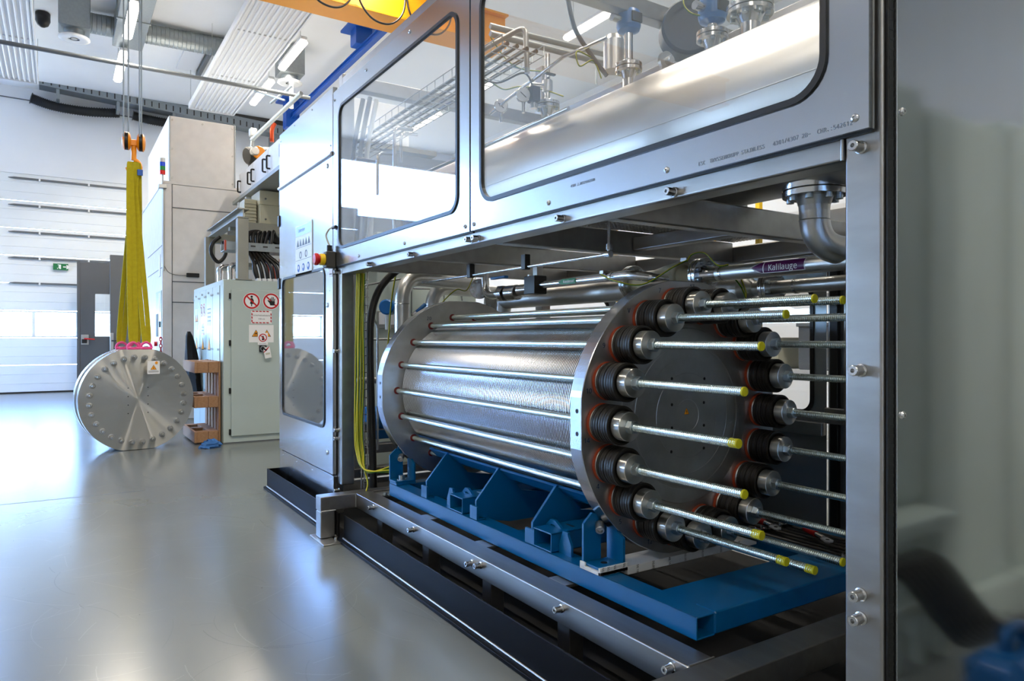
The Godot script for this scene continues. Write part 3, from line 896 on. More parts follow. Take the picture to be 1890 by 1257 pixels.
func screw_mesh() -> Mesh:
	return mb().lathe(Vector3.ZERO, Vector3.LEFT, [Vector2(0.0085, 0), Vector2(0.0085, 0.002), Vector2(0.006, 0.005), Vector2(0.003, 0.006), Vector2(0.003, 0.003), Vector2(0, 0.003)], 14).mesh(M.bright_steel)

# a folded sheet door with a rounded window, in the plane X = xf
func window_door(called: String, label: String, l0: float, l1: float, y0: float, y1: float, w: Rect2, rad: float, xf := 1.362) -> Node3D:
	var t := thing(called, label, "door", V(xf, y0, (l0 + l1) / 2))
	part(t, "sheet", mb().ring_plate(Rect2(l0, y0, l1 - l0, y1 - y0), w, rad, V(xf, 0, 0), LX, Vector3.UP, Vector3(0.0015, 0, 0)), M.sheet)
	# folded edges
	for q in [[l0, l1, y0, y0 + 0.002], [l0, l1, y1 - 0.002, y1], [l0, l0 + 0.002, y0, y1], [l1 - 0.002, l1, y0, y1]]:
		part(t, "fold", bx(xf + 0.0015, xf + 0.020, q[2], q[3], q[0], q[1]), M.sheet)
	part(t, "seal", mb().ring_plate(Rect2(l0 + 0.004, y0 - 0.004, l1 - l0 - 0.008, y1 - y0), Rect2(l0 + 0.03, y0 + 0.03, l1 - l0 - 0.06, y1 - y0 - 0.06), 0.01, V(xf + 0.018, 0, 0), LX, Vector3.UP, Vector3(0.011, 0, 0)), M.rubber)
	var gk := mb().ring_plate(w.grow(0.012), w.grow(-0.003), rad, V(xf - 0.006, 0, 0), LX, Vector3.UP, Vector3(0.016, 0, 0), rad + 0.012)
	part(t, "window_gasket", gk, M.rubber)
	part(t, "pane", bx(xf + 0.002, xf + 0.006, w.position.y - 0.008, w.end.y + 0.008, w.position.x - 0.008, w.end.x + 0.008), M.glass)
	return t

func enclosure() -> void:
	var sc := screw_mesh()
	var d1 := window_door("enclosure_door", "stainless upper door with smaller window, beside the left enclosure", 2.437, 4.082, 1.522, 2.55, Rect2(2.54, 1.625, 1.434, 0.81), 0.06)
	for q in [[2.47, 1.545], [3.06, 1.545], [3.66, 1.545], [4.06, 1.545], [3.0, 2.515], [3.55, 2.515], [4.06, 2.50], [2.47, 2.5]]:
		inst(d1, "screw", sc, Transform3D(Basis.IDENTITY, V(1.362, q[1], q[0])))
	var d2 := window_door("enclosure_door", "large stainless upper door with wide window showing a steel drum", 0.803, 2.425, 1.522, 2.55, Rect2(0.905, 1.625, 1.433, 0.81), 0.075)
	for q in [[2.40, 1.545], [1.90, 1.548], [1.36, 1.548], [0.832, 1.548], [2.40, 2.5], [1.36, 2.515], [0.832, 2.5]]:
		inst(d2, "screw", sc, Transform3D(Basis.IDENTITY, V(1.362, q[1], q[0])))
	var run := Vector3(0, 0, 1)
	var ta := on_x(1302, 305, 1.3612)
	lettering(d2, "rolled_print", "  ESC  THYSSENKRUPP STAINLESS   4301/4307 2B~  CHR.:542612", V(1.3612, 1.540, 1.05), run, Vector3.UP, 0.0123, M.faint_print, true)
	lettering(d2, "rolled_print", "4301 2.0X1250X2500", V(1.3612, 1.580, 1.72), run, Vector3.UP, 0.011, M.faint_print, true)
	# left enclosure: upper sheet, door with window, plinth sheet
	var up := thing("stainless_cladding", "upper stainless panel of the left enclosure, mirror bright", "panel", V(1.365, 2.205, 4.69))
	part(up, "sheet", bx(1.362, 1.366, 2.205, 2.59, 4.093, 5.295, 0.001), M.sheet)
	part(up, "fold", bx(1.366, 1.39, 2.205, 2.209, 4.093, 5.295), M.sheet)
	part(up, "fold", bx(1.366, 1.39, 2.205, 2.59, 4.093, 4.096), M.sheet)
	part(up, "rain_strip", mb().cyl(V(1.358, 2.196, 4.095), V(1.358, 2.196, 5.29), 0.013, 12), M.bright_steel)
	for q in [[5.26, 2.54], [5.26, 2.25], [4.13, 2.25], [4.9, 2.565], [4.5, 2.565]]:
		inst(up, "screw", sc, Transform3D(Basis.from_scale(Vector3.ONE * 0.7), V(1.362, q[1], q[0])))
	var dl := window_door("enclosure_door", "tall stainless door of the left enclosure with a low window", 4.093, 5.295, 0.291, 2.185, Rect2(4.25, 0.56, 0.955, 0.963), 0.05)
	for q in [[4.19, 2.14], [4.19, 1.30], [4.19, 0.41]]:
		inst(dl, "lock", mb().lathe(Vector3.ZERO, Vector3.LEFT, [Vector2(0.016, 0), Vector2(0.016, 0.004), Vector2(0.008, 0.008), Vector2(0, 0.008)], 16).mesh(M.bright_steel), Transform3D(Basis.IDENTITY, V(1.362, q[1], q[0])))
	for y in [1.36, 0.9]:
		part(dl, "hinge", bx(1.352, 1.372, y + 0.56, y + 0.64, 5.28, 5.315, 0.003), M.black_plastic)
	for y in [1.385, 1.30]:
		inst(dl, "screw", sc, Transform3D(Basis.from_scale(Vector3.ONE * 0.5), V(1.362, y, 4.15)))
	var kp := thing("plinth_panel", "low stainless plinth panel below the enclosure door", "panel", V(1.365, 0.02, 4.69))
	part(kp, "sheet", bx(1.364, 1.368, 0.016, 0.283, 4.088, 5.295, 0.001), M.sheet)
	part(kp, "fold", bx(1.368, 1.39, 0.279, 0.283, 4.088, 5.295), M.sheet)
	for q in [[5.2, 0.255], [4.85, 0.255], [4.5, 0.255], [4.13, 0.255]]:
		inst(kp, "screw", sc, Transform3D(Basis.from_scale(Vector3.ONE * 0.55), V(1.364, q[1], q[0])))
	var eb := thing("enclosure_cabinet", "steel side and back walls of the left enclosure", "enclosure", V(2.1, 0.0, 4.7))
	part(eb, "end_wall", bx(1.39, 2.9, 0.05, 2.58, 5.27, 5.275), M.inner_wall)
	part(eb, "inner_post", bx(1.39, 1.44, 0.05, 2.58, 4.12, 4.17, 0.004), M.tube_steel)
	# the emergency stop
	var p := V(1.345, 1.56, 4.075)
	var es := thing("emergency_stop", "red mushroom emergency stop on a brown box at the enclosure corner", "emergency stop", p - Vector3(0, 0.055, 0))
	part(es, "housing", bx(1.305, 1.362, 1.512, 1.608, 4.035, 4.105, 0.006), M.box_brown)
	part(es, "yellow_collar", mb().cyl(V(1.305, 1.56, 4.07), V(1.275, 1.56, 4.07), 0.034, 20, 0.003), M.yellow)
	part(es, "button", mb().lathe(V(1.275, 1.56, 4.07), Vector3.LEFT, [Vector2(0.022, 0), Vector2(0.022, 0.008), Vector2(0.034, 0.010), Vector2(0.036, 0.022), Vector2(0.030, 0.032), Vector2(0, 0.036)], 24), M.red, "red mushroom button")
	part(es, "cable_gland", mb().cyl(V(1.335, 1.608, 4.07), V(1.335, 1.645, 4.07), 0.016, 10), M.black_plastic)
	part(es, "cable", mb().tube(spline([V(1.335, 1.645, 4.07), V(1.325, 1.68, 4.085), V(1.322, 1.71, 4.09), V(1.335, 1.742, 4.07), V(1.35, 1.748, 4.04)], 6), 0.005, 6), M.cream)
	part(es, "cable_plug", mb().cyl(V(1.35, 1.748, 4.06), V(1.352, 1.748, 4.005), 0.010, 10), M.black_plastic)
	part(es, "window_slot", bx(1.302, 1.306, 1.535, 1.543, 4.045, 4.08), M.ink)
	var el := thing("white_label", "small white label behind the emergency stop", "label", V(1.36, 1.46, 4.13))
	part(el, "paper", bx(1.3600, 1.3615, 1.465, 1.63, 4.095, 4.155), M.white_paper)
	lettering(el, "text", "NOT-HALT", V(1.3594, 1.482, 4.125), run, Vector3.UP, 0.010, M.ink)
	# notice plate with pictograms
	var s0 := on_x(546, 426, 1.358)
	var s1 := on_x(576, 485, 1.358)
	var la := -s0.z
	var lb := -s1.z
	var ya := 1.52
	var yb := 1.86
	var sg := thing("notice_plate", "silver notice plate with rows of small pictograms", "sign", V(1.358, ya, (la + lb) / 2))
	part(sg, "plate", bx(1.356, 1.3615, ya, yb, lb, la, 0.001), M.white_plastic)
	var wdt := la - lb
	part(sg, "header", bx(1.3552, 1.3562, yb - 0.075, yb - 0.01, lb + 0.01, la - 0.01), M.galvanised)
	for k in 5:
		var c := V(1.3555, yb - 0.125, la - wdt * (0.16 + 0.17 * k))
		part(sg, "warning_triangle", mb().prism([Vector2(-0.024, -0.02), Vector2(0.024, -0.02), Vector2(0, 0.025)], c, run, Vector3.UP, Vector3(-0.001, 0, 0)), M.print_grey)
	for k in 2:
		var c := V(1.3555, yb - 0.205, la - wdt * (0.33 + 0.34 * k))
		part(sg, "ban_ring", mb().lathe(c, Vector3.LEFT, [Vector2(0.018, 0), Vector2(0.018, 0.001), Vector2(0.024, 0.001), Vector2(0.024, 0)], 24), M.print_grey)
	for k in 3:
		var c := V(1.3555, ya + 0.05, la - wdt * (0.2 + 0.3 * k))
		part(sg, "order_disc", mb().cyl(c, c + Vector3(-0.001, 0, 0), 0.026, 24), M.sign_blue)
		part(sg, "order_figure", mb().cyl(c + Vector3(-0.001, 0.004, 0), c + Vector3(-0.002, 0.004, 0), 0.012, 12), M.white_paper)
	for y in [yb - 0.155, yb - 0.238]:
		part(sg, "rule", bx(1.3553, 1.3561, y, y + 0.002, lb + 0.012, la - 0.012), M.print_grey)
	lettering(sg, "heading", "Elektrolyse", V(1.355, yb - 0.04, (la + lb) / 2 + 0.04), run, Vector3.UP, 0.03, M.print_grey)
	# end panel of the machine, its rubber seal and screws
	var ep := thing("end_panel", "tall plain stainless end panel beside the black rubber seal", "panel", V(1.9, 0.02, 0.78))
	part(ep, "sheet", bx(1.42, 2.9, 0.02, 3.0, 0.778, 0.781, 0.001), M.end_sheet)
	part(ep, "fold", bx(1.4195, 1.4225, 0.02, 3.0, 0.7795, 0.790), M.end_sheet)
	part(ep, "seal", bx(1.398, 1.4185, 0.0, 3.0, 0.783, 0.790, 0.002), M.rubber)
	for k in 150:
		part(ep, "seal_rib", bx(1.400, 1.4165, k * 0.02, k * 0.02 + 0.006, 0.7823, 0.784), M.rubber)
	var es2 := mb().lathe(Vector3.ZERO, Vector3(0, 0, 1), [Vector2(0.0085, 0), Vector2(0.0085, 0.002), Vector2(0.006, 0.005), Vector2(0.003, 0.006), Vector2(0.003, 0.003), Vector2(0, 0.003)], 14).mesh(M.bright_steel)
	for q in [[1665.0, 206.0], [1665.0, 766.0]]:
		inst(ep, "screw", es2, Transform3D(Basis.IDENTITY, on_l(q[0], q[1], 0.778)))

# ------------------------------------------------------------------ electrolyser
const CX := 1.959
const CY := 0.8138
const RR := 0.41
const NF := 1.853       # front face of the near end plate
const NB := 1.915
const FF := 3.574       # front face of the far end plate

# round plate with four flats, from l0 (front) to l1, turned face
func end_plate(p: Node3D, called: String, l0: float, l1: float, r: float, flat: float, face: Material, rim: Material) -> MeshInstance3D:
	var m := mb()
	var rm := mb()
	var s := 144
	var rad := func(a: float) -> float:
		return minf(r, flat / maxf(absf(cos(a)), absf(sin(a))))
	for k in s:
		var a := TAU * k / s
		var b := TAU * (k + 1) / s
		var da := Vector3(cos(a), sin(a), 0)
		var db := Vector3(cos(b), sin(b), 0)
		var c := Vector3(CX, CY, 0)
		var ra: float = rad.call(a)
		var rb: float = rad.call(b)
		for e in [[-l0, Vector3(0, 0, 1)], [-l1, Vector3(0, 0, -1)]]:
			var o: Vector3 = c + Vector3(0, 0, e[0])
			var inner := 0.0
			for st in 6:
				var i0 := st / 6.0
				var i1 := (st + 1) / 6.0
				var ua := float(k) / s
				var ub := float(k + 1) / s
				m.t(o + da * (ra - 0.002) * i0, o + da * (ra - 0.002) * i1, o + db * (rb - 0.002) * i1, e[1], e[1], e[1], Vector2(ua, i0), Vector2(ua, i1), Vector2(ub, i1))
				if st > 0:
					m.t(o + da * (ra - 0.002) * i0, o + db * (rb - 0.002) * i1, o + db * (rb - 0.002) * i0, e[1], e[1], e[1], Vector2(ua, i0), Vector2(ub, i1), Vector2(ub, i0))
		var na := (da * ra).normalized()
		var e3 := (db * rb - da * ra).normalized()
		var fl := Vector3(e3.y, -e3.x, 0)
		var zs := [-l0, -l0 - 0.002, -l1 + 0.002, -l1]
		var ins := [0.002, 0.0, 0.0, 0.002]
		for i in 3:
			var q0: Vector3 = c + da * (ra - ins[i]) + Vector3(0, 0, zs[i])
			var q1: Vector3 = c + db * (rb - ins[i]) + Vector3(0, 0, zs[i])
			var q2: Vector3 = c + db * (rb - ins[i + 1]) + Vector3(0, 0, zs[i + 1])
			var q3: Vector3 = c + da * (ra - ins[i + 1]) + Vector3(0, 0, zs[i + 1])
			var nn := (fl + Vector3(0, 0, [1.0, 0.0, -1.0][i])).normalized()
			rm.quad(q0, q1, q2, q3, nn)
	var o := part(p, called, m, face)
	part(o, "rim", rm, rim)
	return o

func electrolyser() -> void:
	var t := thing("electrolyser", "round stainless steel cell stack clamped by threaded rods between two end plates", "electrolyser", V(CX, CY - 0.497, 2.7))
	var np := end_plate(t, "near_end_plate", NF, NB, 0.505, 0.497, M.old_plate, M.plate_rim)
	var fp := end_plate(t, "far_end_plate", FF, FF + 0.07, 0.505, 0.497, M.old_plate, M.plate_rim)
	# inner cover disc with turned steps, bolt holes, warning triangle, pen marks
	var c := V(CX, CY, NF)
	part(np, "turned_face", mb().lathe(c, Vector3(0, 0, 1), [Vector2(0.325, 0.0), Vector2(0.322, 0.0012), Vector2(0.272, 0.0012), Vector2(0.270, 0.0004), Vector2(0.262, 0.0004), Vector2(0.260, 0.0014), Vector2(0.215, 0.0014), Vector2(0.2135, 0.0006), Vector2(0.158, 0.0006), Vector2(0.1565, 0.0014), Vector2(0.06, 0.0014), Vector2(0.059, 0.0006), Vector2(0, 0.0006)], 96), M.old_plate)
	for q in [[1240, 699], [1240, 747], [1240, 790], [1239, 834], [1300, 699], [1299, 743], [1299, 785], [1299, 827]]:
		var h := on_l(q[0], q[1], NF - 0.0014)
		part(np, "bolt_hole", mb().cyl(h, h + Vector3(0, 0, 0.0006), 0.0058, 14), M.ink)
	var w := on_l(1267, 759, NF - 0.0016)
	var wt := part(np, "warning_triangle", mb().prism([Vector2(-0.0135, -0.012), Vector2(0.0135, -0.012), Vector2(0, 0.0135)], w, Vector3.RIGHT, Vector3.UP, Vector3(0, 0, 0.0006)), M.ink)
	part(wt, "triangle_face", mb().prism([Vector2(-0.0118, -0.0109), Vector2(0.0118, -0.0109), Vector2(0, 0.0112)], w, Vector3.RIGHT, Vector3.UP, Vector3(0, 0, 0.001)), M.sign_yellow)
	part(wt, "lightning", mb().prism([Vector2(0.001, 0.006), Vector2(-0.003, -0.002), Vector2(0.0, -0.0015), Vector2(-0.001, -0.009), Vector2(0.003, 0.000), Vector2(0.0005, 0.0)], w, Vector3.RIGHT, Vector3.UP, Vector3(0, 0, 0.0015)), M.ink)
	for k in 18:
		var a := deg_to_rad(180 - 20 * k)
		if k in [0, 1, 2, 3, 4, 5, 15, 16, 17]:
			var at := V(CX + 0.478 * cos(a + 0.12), CY + 0.478 * sin(a + 0.12), NF - 0.0006)
			lettering(np, "pen_mark", ["14", "10", "9", "V", "7", "17", "12", "5", "4"][[0, 1, 2, 3, 4, 5, 15, 16, 17].find(k)], at, Vector3.RIGHT, Vector3.UP, 0.022, M.pen_blue)
	for q in [[1065, 759], [1065, 801]]:
		var h := on_x(q[0], q[1], CX - 0.497)
		part(np, "side_hole", mb().cyl(h, h + Vector3(-0.0008, 0, 0), 0.0075, 14), M.ink)
	for q in [[702, 707], [702, 733]]:
		var h := on_x(q[0], q[1], CX - 0.497)
		part(fp, "side_hole", mb().cyl(h, h + Vector3(-0.0008, 0, 0), 0.0075, 14), M.ink)
	lettering(fp, "pen_mark", "20", on_l(792, 588, FF - 0.0006), Vector3.RIGHT, Vector3.UP, 0.025, M.pen_blue)
	# the cells
	var n := 160
	var step := (FF - NB) / n
	var cell := mb().lathe(Vector3.ZERO, LX, [Vector2(0.364, 0), Vector2(0.3815, 0.0), Vector2(0.383, 0.0012), Vector2(0.383, step * 0.40), Vector2(0.3815, step * 0.50), Vector2(0.364, step * 0.50)], 96, false).mesh(M.cell_steel)
	var seal := mb().lathe(Vector3.ZERO, LX, [Vector2(0.3765, step * 0.48), Vector2(0.3765, step * 1.02)], 96).mesh(M.cell_gasket)
	for k in n:
		inst(t, "cell_gasket", seal, Transform3D(Basis.IDENTITY, V(CX, CY, NB + k * step)))
		inst(t, "cell", cell, Transform3D(Basis.IDENTITY, V(CX, CY, NB + k * step)))
	# clamping rods with springs, caps and nuts
	var rod := mb().cyl(V(0, 0, NF), V(0, 0, FF + 0.12), 0.0135, 16).mesh(M.zinc_rod)
	var tip := 1.277
	var prof := []
	var cnt := 132
	for i in cnt + 1:
		var y := (NF - 0.10 - tip - 0.002) * i / cnt
		prof.append(Vector2(0.01345 if i % 2 else 0.0127, y))
	prof.append(Vector2(0.0115, NF - 0.10 - tip))
	var thread := mb().lathe(V(0, 0, NF - 0.10), Vector3(0, 0, 1), prof, 14).mesh(M.zinc_rod)
	var ytip := mb().lathe(V(0, 0, tip + 0.006), Vector3(0, 0, 1), [Vector2(0.0135, 0), Vector2(0.0135, 0.0055), Vector2(0.0126, 0.0066), Vector2(0, 0.0068)], 18).mesh(M.yellow_paint)
	var dab := mb().lathe(V(0, 0, tip + 0.030), Vector3(0, 0, 1), [Vector2(0.0124, 0), Vector2(0.0132, 0.0005), Vector2(0.0132, 0.0235), Vector2(0.0124, 0.024)], 18).mesh(M.yellow_paint)
	var oring := mb().lathe(V(0, 0, NF), Vector3(0, 0, 1), [Vector2(0.0655, 0), Vector2(0.0665, 0.003), Vector2(0.0655, 0.011), Vector2(0.02, 0.011)], 40).mesh(M.orange_ring)
	var sring := mb().lathe(V(0, 0, NF - 0.011), Vector3(0, 0, 1), [Vector2(0.062, 0), Vector2(0.064, 0.001), Vector2(0.064, 0.007), Vector2(0.062, 0.008), Vector2(0.02, 0.008)], 40).mesh(M.bright_steel)
	var disc := mb().lathe(Vector3.ZERO, Vector3(0, 0, 1), [Vector2(0.058, 0), Vector2(0.0652, 0.0012), Vector2(0.0655, 0.0095), Vector2(0.0635, 0.0112), Vector2(0.02, 0.0115)], 40).mesh(M.spring_steel)
	var cap := mb().lathe(V(0, 0, 1.750), Vector3(0, 0, 1), [Vector2(0.048, 0), Vector2(0.048, 0.0365), Vector2(0.0465, 0.038), Vector2(0, 0.038)], 48).mesh(M.turned_steel)
	var washer := mb().lathe(V(0, 0, 1.712), Vector3(0, 0, 1), [Vector2(0.022, 0), Vector2(0.022, 0.003), Vector2(0.01, 0.003)], 24).mesh(M.zinc)
	var nm := mb()
	var hexp := []
	for k in 6: hexp.append(Vector2(0.0225 * cos(TAU * k / 6), 0.0225 * sin(TAU * k / 6)))
	nm.prism(hexp, V(0, 0, 1.709), Vector3.RIGHT, Vector3.UP, Vector3(0, 0, 0.019))
	nm.lathe(V(0, 0, 1.690), Vector3(0, 0, 1), [Vector2(0.0195, 0), Vector2(0.018, 0.002), Vector2(0.012, 0.002)], 24)
	var nut := nm.mesh(M.zinc)
	var red := mb().lathe(V(0, 0, FF), Vector3(0, 0, 1), [Vector2(0.0195, 0), Vector2(0.0195, 0.003), Vector2(0.013, 0.004)], 24).mesh(M.red_ring)
	for k in 18:
		var a := deg_to_rad(180 - 20 * k)
		var x := Transform3D(Basis.IDENTITY, Vector3(CX + RR * cos(a), CY + RR * sin(a), 0))
		var ro := inst(t, "rod", rod, x)
		inst(ro, "thread", thread, Transform3D.IDENTITY)
		inst(ro, "yellow_tip", ytip, Transform3D.IDENTITY)
		if k in [0, 7, 8, 14, 15, 16]: inst(ro, "yellow_mark", dab, Transform3D.IDENTITY)
		inst(ro, "orange_ring", oring, Transform3D.IDENTITY)
		inst(ro, "steel_ring", sring, Transform3D.IDENTITY)
		for i in 7:
			inst(ro, "disc_spring", disc, Transform3D(Basis.IDENTITY if i % 2 else Basis(Vector3.UP, PI), Vector3(0, 0, -(NF - 0.0195) + i * 0.0118 + (0.0 if i % 2 else 0.0115) + (0.0022 if i > 2 else 0.0))))
		inst(ro, "cap", cap, Transform3D.IDENTITY)
		inst(ro, "washer", washer, Transform3D.IDENTITY)
		inst(ro, "nut", nut, Transform3D(Basis(Vector3(0, 0, 1), 0.35 * k), Vector3.ZERO))
		inst(ro, "red_sleeve", red, Transform3D.IDENTITY)

# ------------------------------------------------------------------ blue carrying frame below the stack
func skid() -> void:
	var t := thing("carrying_frame", "blue painted steel carrying frame under the electrolyser", "carrying frame", V(1.96, 0.236, 2.5))
	var B: Material = M.blue_paint
	var y0 := 0.2365
	var y1 := 0.3046
	for x in [[1.525, 1.603], [2.315, 2.393]]:
		# open box tube
		var m := mb()
		m.box(x[0], x[1], y1 - 0.006, y1, 1.406, 3.63, 0.003)
		m.box(x[0], x[1], y0, y0 + 0.006, 1.406, 3.63, 0.003)
		m.box(x[0], x[0] + 0.006, y0, y1, 1.406, 3.63, 0.003)
		m.box(x[1] - 0.006, x[1], y0, y1, 1.406, 3.63, 0.003)
		part(t, "side_tube", m, B)
	part(t, "cross_tube", bx(1.603, 2.315, y0, y1, 1.407, 1.487, 0.006), B)
	part(t, "cross_plate", bx(1.603, 2.315, y1 - 0.014, y1 - 0.004, 1.487, 1.628), B)
	part(t, "cross_tube", bx(1.603, 2.315, y0, y1, 3.55, 3.63, 0.006), B)
	part(t, "cross_plate", bx(1.603, 2.315, y0, y0 + 0.012, 2.30, 2.62), B)
	for l in [3.20, 2.70, 2.26]:
		part(t, "saddle_plate", mb().prism([Vector2(1.545, y1), Vector2(1.545, 0.385), Vector2(1.66, 0.517), Vector2(1.69, 0.512), Vector2(1.78, 0.405), Vector2(1.96, 0.375), Vector2(2.14, 0.405), Vector2(2.23, 0.512), Vector2(2.26, 0.517), Vector2(2.373, 0.385), Vector2(2.373, y1), Vector2(2.2, 0.27), Vector2(1.72, 0.27)], V(0, 0, l), Vector3.RIGHT, Vector3.UP, Vector3(0, 0, -0.012)), B)
		part(t, "clip", bx(1.530, 1.541, y1, y1 + 0.058, l - 0.028, l + 0.035, 0.002), B)
		part(t, "clip_foot", bx(1.541, 1.575, y1, y1 + 0.006, l - 0.028, l + 0.035, 0.002), B)
	for s in [[1.665, 1.725, 1.0], [2.195, 2.255, -1.0]]:
		part(t, "saddle_rail", mb().prism([Vector2(0, 0), Vector2(0.05, -0.045), Vector2(0.056, -0.038), Vector2(0.006, 0.008)], V(s[0] if s[2] > 0 else s[1], 0.508, 2.0), Vector3.RIGHT * s[2], Vector3.UP, Vector3(0, 0, -1.42)), B)
	for l in [[2.80, 2.925], [2.116, 2.235]]:
		var m := mb()
		m.box(1.529, 2.39, y1 + 0.066, y1 + 0.072, l[0], l[1], 0.002)
		m.box(1.529, 2.39, y1, y1 + 0.006, l[0], l[1], 0.002)
		m.box(1.529, 2.39, y1, y1 + 0.072, l[0], l[0] + 0.006, 0.002)
		m.box(1.529, 2.39, y1, y1 + 0.072, l[1] - 0.006, l[1], 0.002)
		part(t, "fork_pocket", m, B)
		part(t, "pocket_strap", mb().prism([Vector2(0, 0), Vector2(0, 0.07), Vector2(0.045, 0.095), Vector2(0.075, 0.095), Vector2(0.105, 0.07), Vector2(0.105, 0.0), Vector2(0.085, 0.0), Vector2(0.085, 0.06), Vector2(0.07, 0.077), Vector2(0.05, 0.077), Vector2(0.02, 0.06), Vector2(0.02, 0)], V(1.60, y1, l[0] + 0.03), LX, Vector3.UP, Vector3(0.012, 0, 0)), B)
		part(t, "locking_plate", mb().prism([Vector2(0, 0), Vector2(0, 0.03), Vector2(-0.025, 0.085), Vector2(-0.055, 0.085), Vector2(-0.055, 0.075), Vector2(-0.075, 0.04), Vector2(-0.075, 0)], V(1.56, y1, l[0] - 0.004 if l[0] < 2.5 else l[1] + 0.085), LX, Vector3.UP, Vector3(0.010, 0, 0)), B)
		part(t, "stamped_number", mb().cbox(V(1.66, y1 + 0.0725, (l[0] + l[1]) / 2), Vector3(0.012, 0.001, 0.05), 0.0), M.zinc)
	# brackets that hold the end plates
	for d in [0.0, 1.70]:
		var L: float = 1.92 + d
		var bk := part(t, "plate_bracket", mb().prism([Vector2(1.525, 0.317), Vector2(1.525, 0.457), Vector2(1.563, 0.491), Vector2(1.602, 0.478), Vector2(1.602, 0.317)], V(0, 0, L), Vector3.RIGHT, Vector3.UP, Vector3(0, 0, -0.010)), B)
		part(bk, "wing", mb().prism([Vector2(0, 0), Vector2(0, 0.147), Vector2(-0.085, 0.094), Vector2(-0.085, 0)], V(1.629, 0.317, L), LX, Vector3.UP, Vector3(0.010, 0, 0)), B)
		part(bk, "foot", bx(1.525, 1.639, 0.317, 0.327, L - 0.085, L, 0.002), B)
		var pb := V(1.593, 0.449, L - 0.004)
		part(bk, "clamp_screw", mb().lathe(pb, V(-0.55, -0.42, -0.72), [Vector2(0.016, 0), Vector2(0.016, 0.034), Vector2(0.0145, 0.036), Vector2(0.009, 0.036), Vector2(0.008, 0.028), Vector2(0, 0.028)], 20), M.dull_steel)
		if d > 1:
			part(bk, "foot_bolt", mb().cyl(V(1.572, 0.327, L - 0.05), V(1.572, 0.352, L - 0.05), 0.017, 6), M.zinc)
			part(bk, "foot_washer", mb().cyl(V(1.572, 0.327, L - 0.05), V(1.572, 0.331, L - 0.05), 0.026, 20), M.zinc)
			part(bk, "packing_plate", bx(1.525, 1.64, y1, 0.317, L - 0.09, L + 0.005, 0.002), B)
		else:
			part(bk, "foot_hole", mb().cyl(V(1.578, 0.327, L - 0.045), V(1.578, 0.3278, L - 0.045), 0.012, 16), M.ink)
	# white plastic bar under the near plate
	var s := thing("plastic_bar", "white plastic bar with handwritten thickness marks under the near end plate", "plastic bar", V(1.9, y1, 1.87))
	part(s, "bar", bx(1.64, 2.315, 0.2875, 0.3168, 1.822, 1.93, 0.002), M.white_plastic)
	part(s, "tongue", bx(1.517, 1.64, y1 + 0.0002, 0.3168, 1.822, 1.93, 0.001), M.white_plastic)
	part(s, "front_lip", bx(1.517, 1.64, y1 + 0.0002, 0.330, 1.822, 1.832, 0.001), M.white_plastic)
	part(s, "back_lip", bx(1.517, 1.524, y1 + 0.0002, 0.330, 1.905, 1.932, 0.001), M.white_plastic)
	var words := ["50,05", "50,10", "50,15", "50,08", "50,10", "50,05", "49,95", "50,05", "50,03", "50,02", "50,00", "50,04"]
	var k := 0
	for px in [1113, 1123, 1135, 1152, 1177, 1206, 1236, 1265, 1297, 1331, 1364]:
		var p := on_l(px, 1050, 1.8215)
		lettering(s, "handwriting", words[k], Vector3(p.x, 0.3035 if k > 3 else 0.318, p.z), Vector3.DOWN, Vector3.RIGHT, 0.0115, M.ink)
		k += 1

# ------------------------------------------------------------------ inside the machine
# flange of radius r round the point c along axis d, with bolts
func flange(p: Node3D, c: Vector3, d: Vector3, r: float, bolts: int, thick := 0.018, mat: Material = null) -> void:
	var u := d.normalized()
	var fl := part(p, "flange", mb().cyl(c - u * thick, c - u * 0.0015, r, 32, 0.0015), mat if mat else M.bright_steel)
	part(p, "flange", mb().cyl(c + u * 0.0015, c + u * thick, r, 32, 0.0015), mat if mat else M.bright_steel)
	part(fl, "flange_gasket", mb().cyl(c - u * 0.0015, c + u * 0.0015, r * 0.97, 28), M.rubber)
	var b := MB.frame(u)
	for k in bolts:
		var a := TAU * (k + 0.5) / bolts
		var q: Vector3 = c + (b.x * cos(a) + b.y * sin(a)) * r * 0.76
		part(fl, "bolt", mb().cyl(q - u * (thick + r * 0.14), q - u * thick, r * 0.13, 6), M.zinc)
		part(fl, "nut", mb().cyl(q + u * thick, q + u * (thick + r * 0.14), r * 0.13, 6), M.zinc)
func pipe(called: String, label: String, pts: Array, r: float, mat: Material, bend := 0.0) -> Node3D:
	var lo: Vector3 = pts[0]
	for p in pts:
		if p.y < lo.y: lo = p
	var t := thing(called, label, "pipe", lo - Vector3(0, r, 0))
	part(t, "tube", mb().tube(elbows(pts, bend, 10) if bend > 0 else pts, r, 20), mat)
	return t
func clamp_ring(p: Node3D, c: Vector3, d: Vector3, r: float, wdt := 0.012) -> void:
	var u := d.normalized()
	part(p, "hose_clamp", mb().lathe(c, u, [Vector2(r, 0), Vector2(r + 0.002, 0), Vector2(r + 0.002, wdt), Vector2(r, wdt)], 24), M.bright_steel)
func earth_wire(label: String, pts: Array, r := 0.0035, group := "") -> void:
	var t := thing("earth_wire", label, "wire", pts[pts.size() / 2], group)
	var sp := spline(pts, 8)
	part(t, "green_side", mb().tube(sp, r, 6), M.cable_green)
	var up := []
	for p in sp: up.append(p + Vector3(-0.4, 0.5, 0.4).normalized() * r * 0.55)
	part(t, "yellow_side", mb().tube(up, r * 0.72, 6), M.cable_yellow)

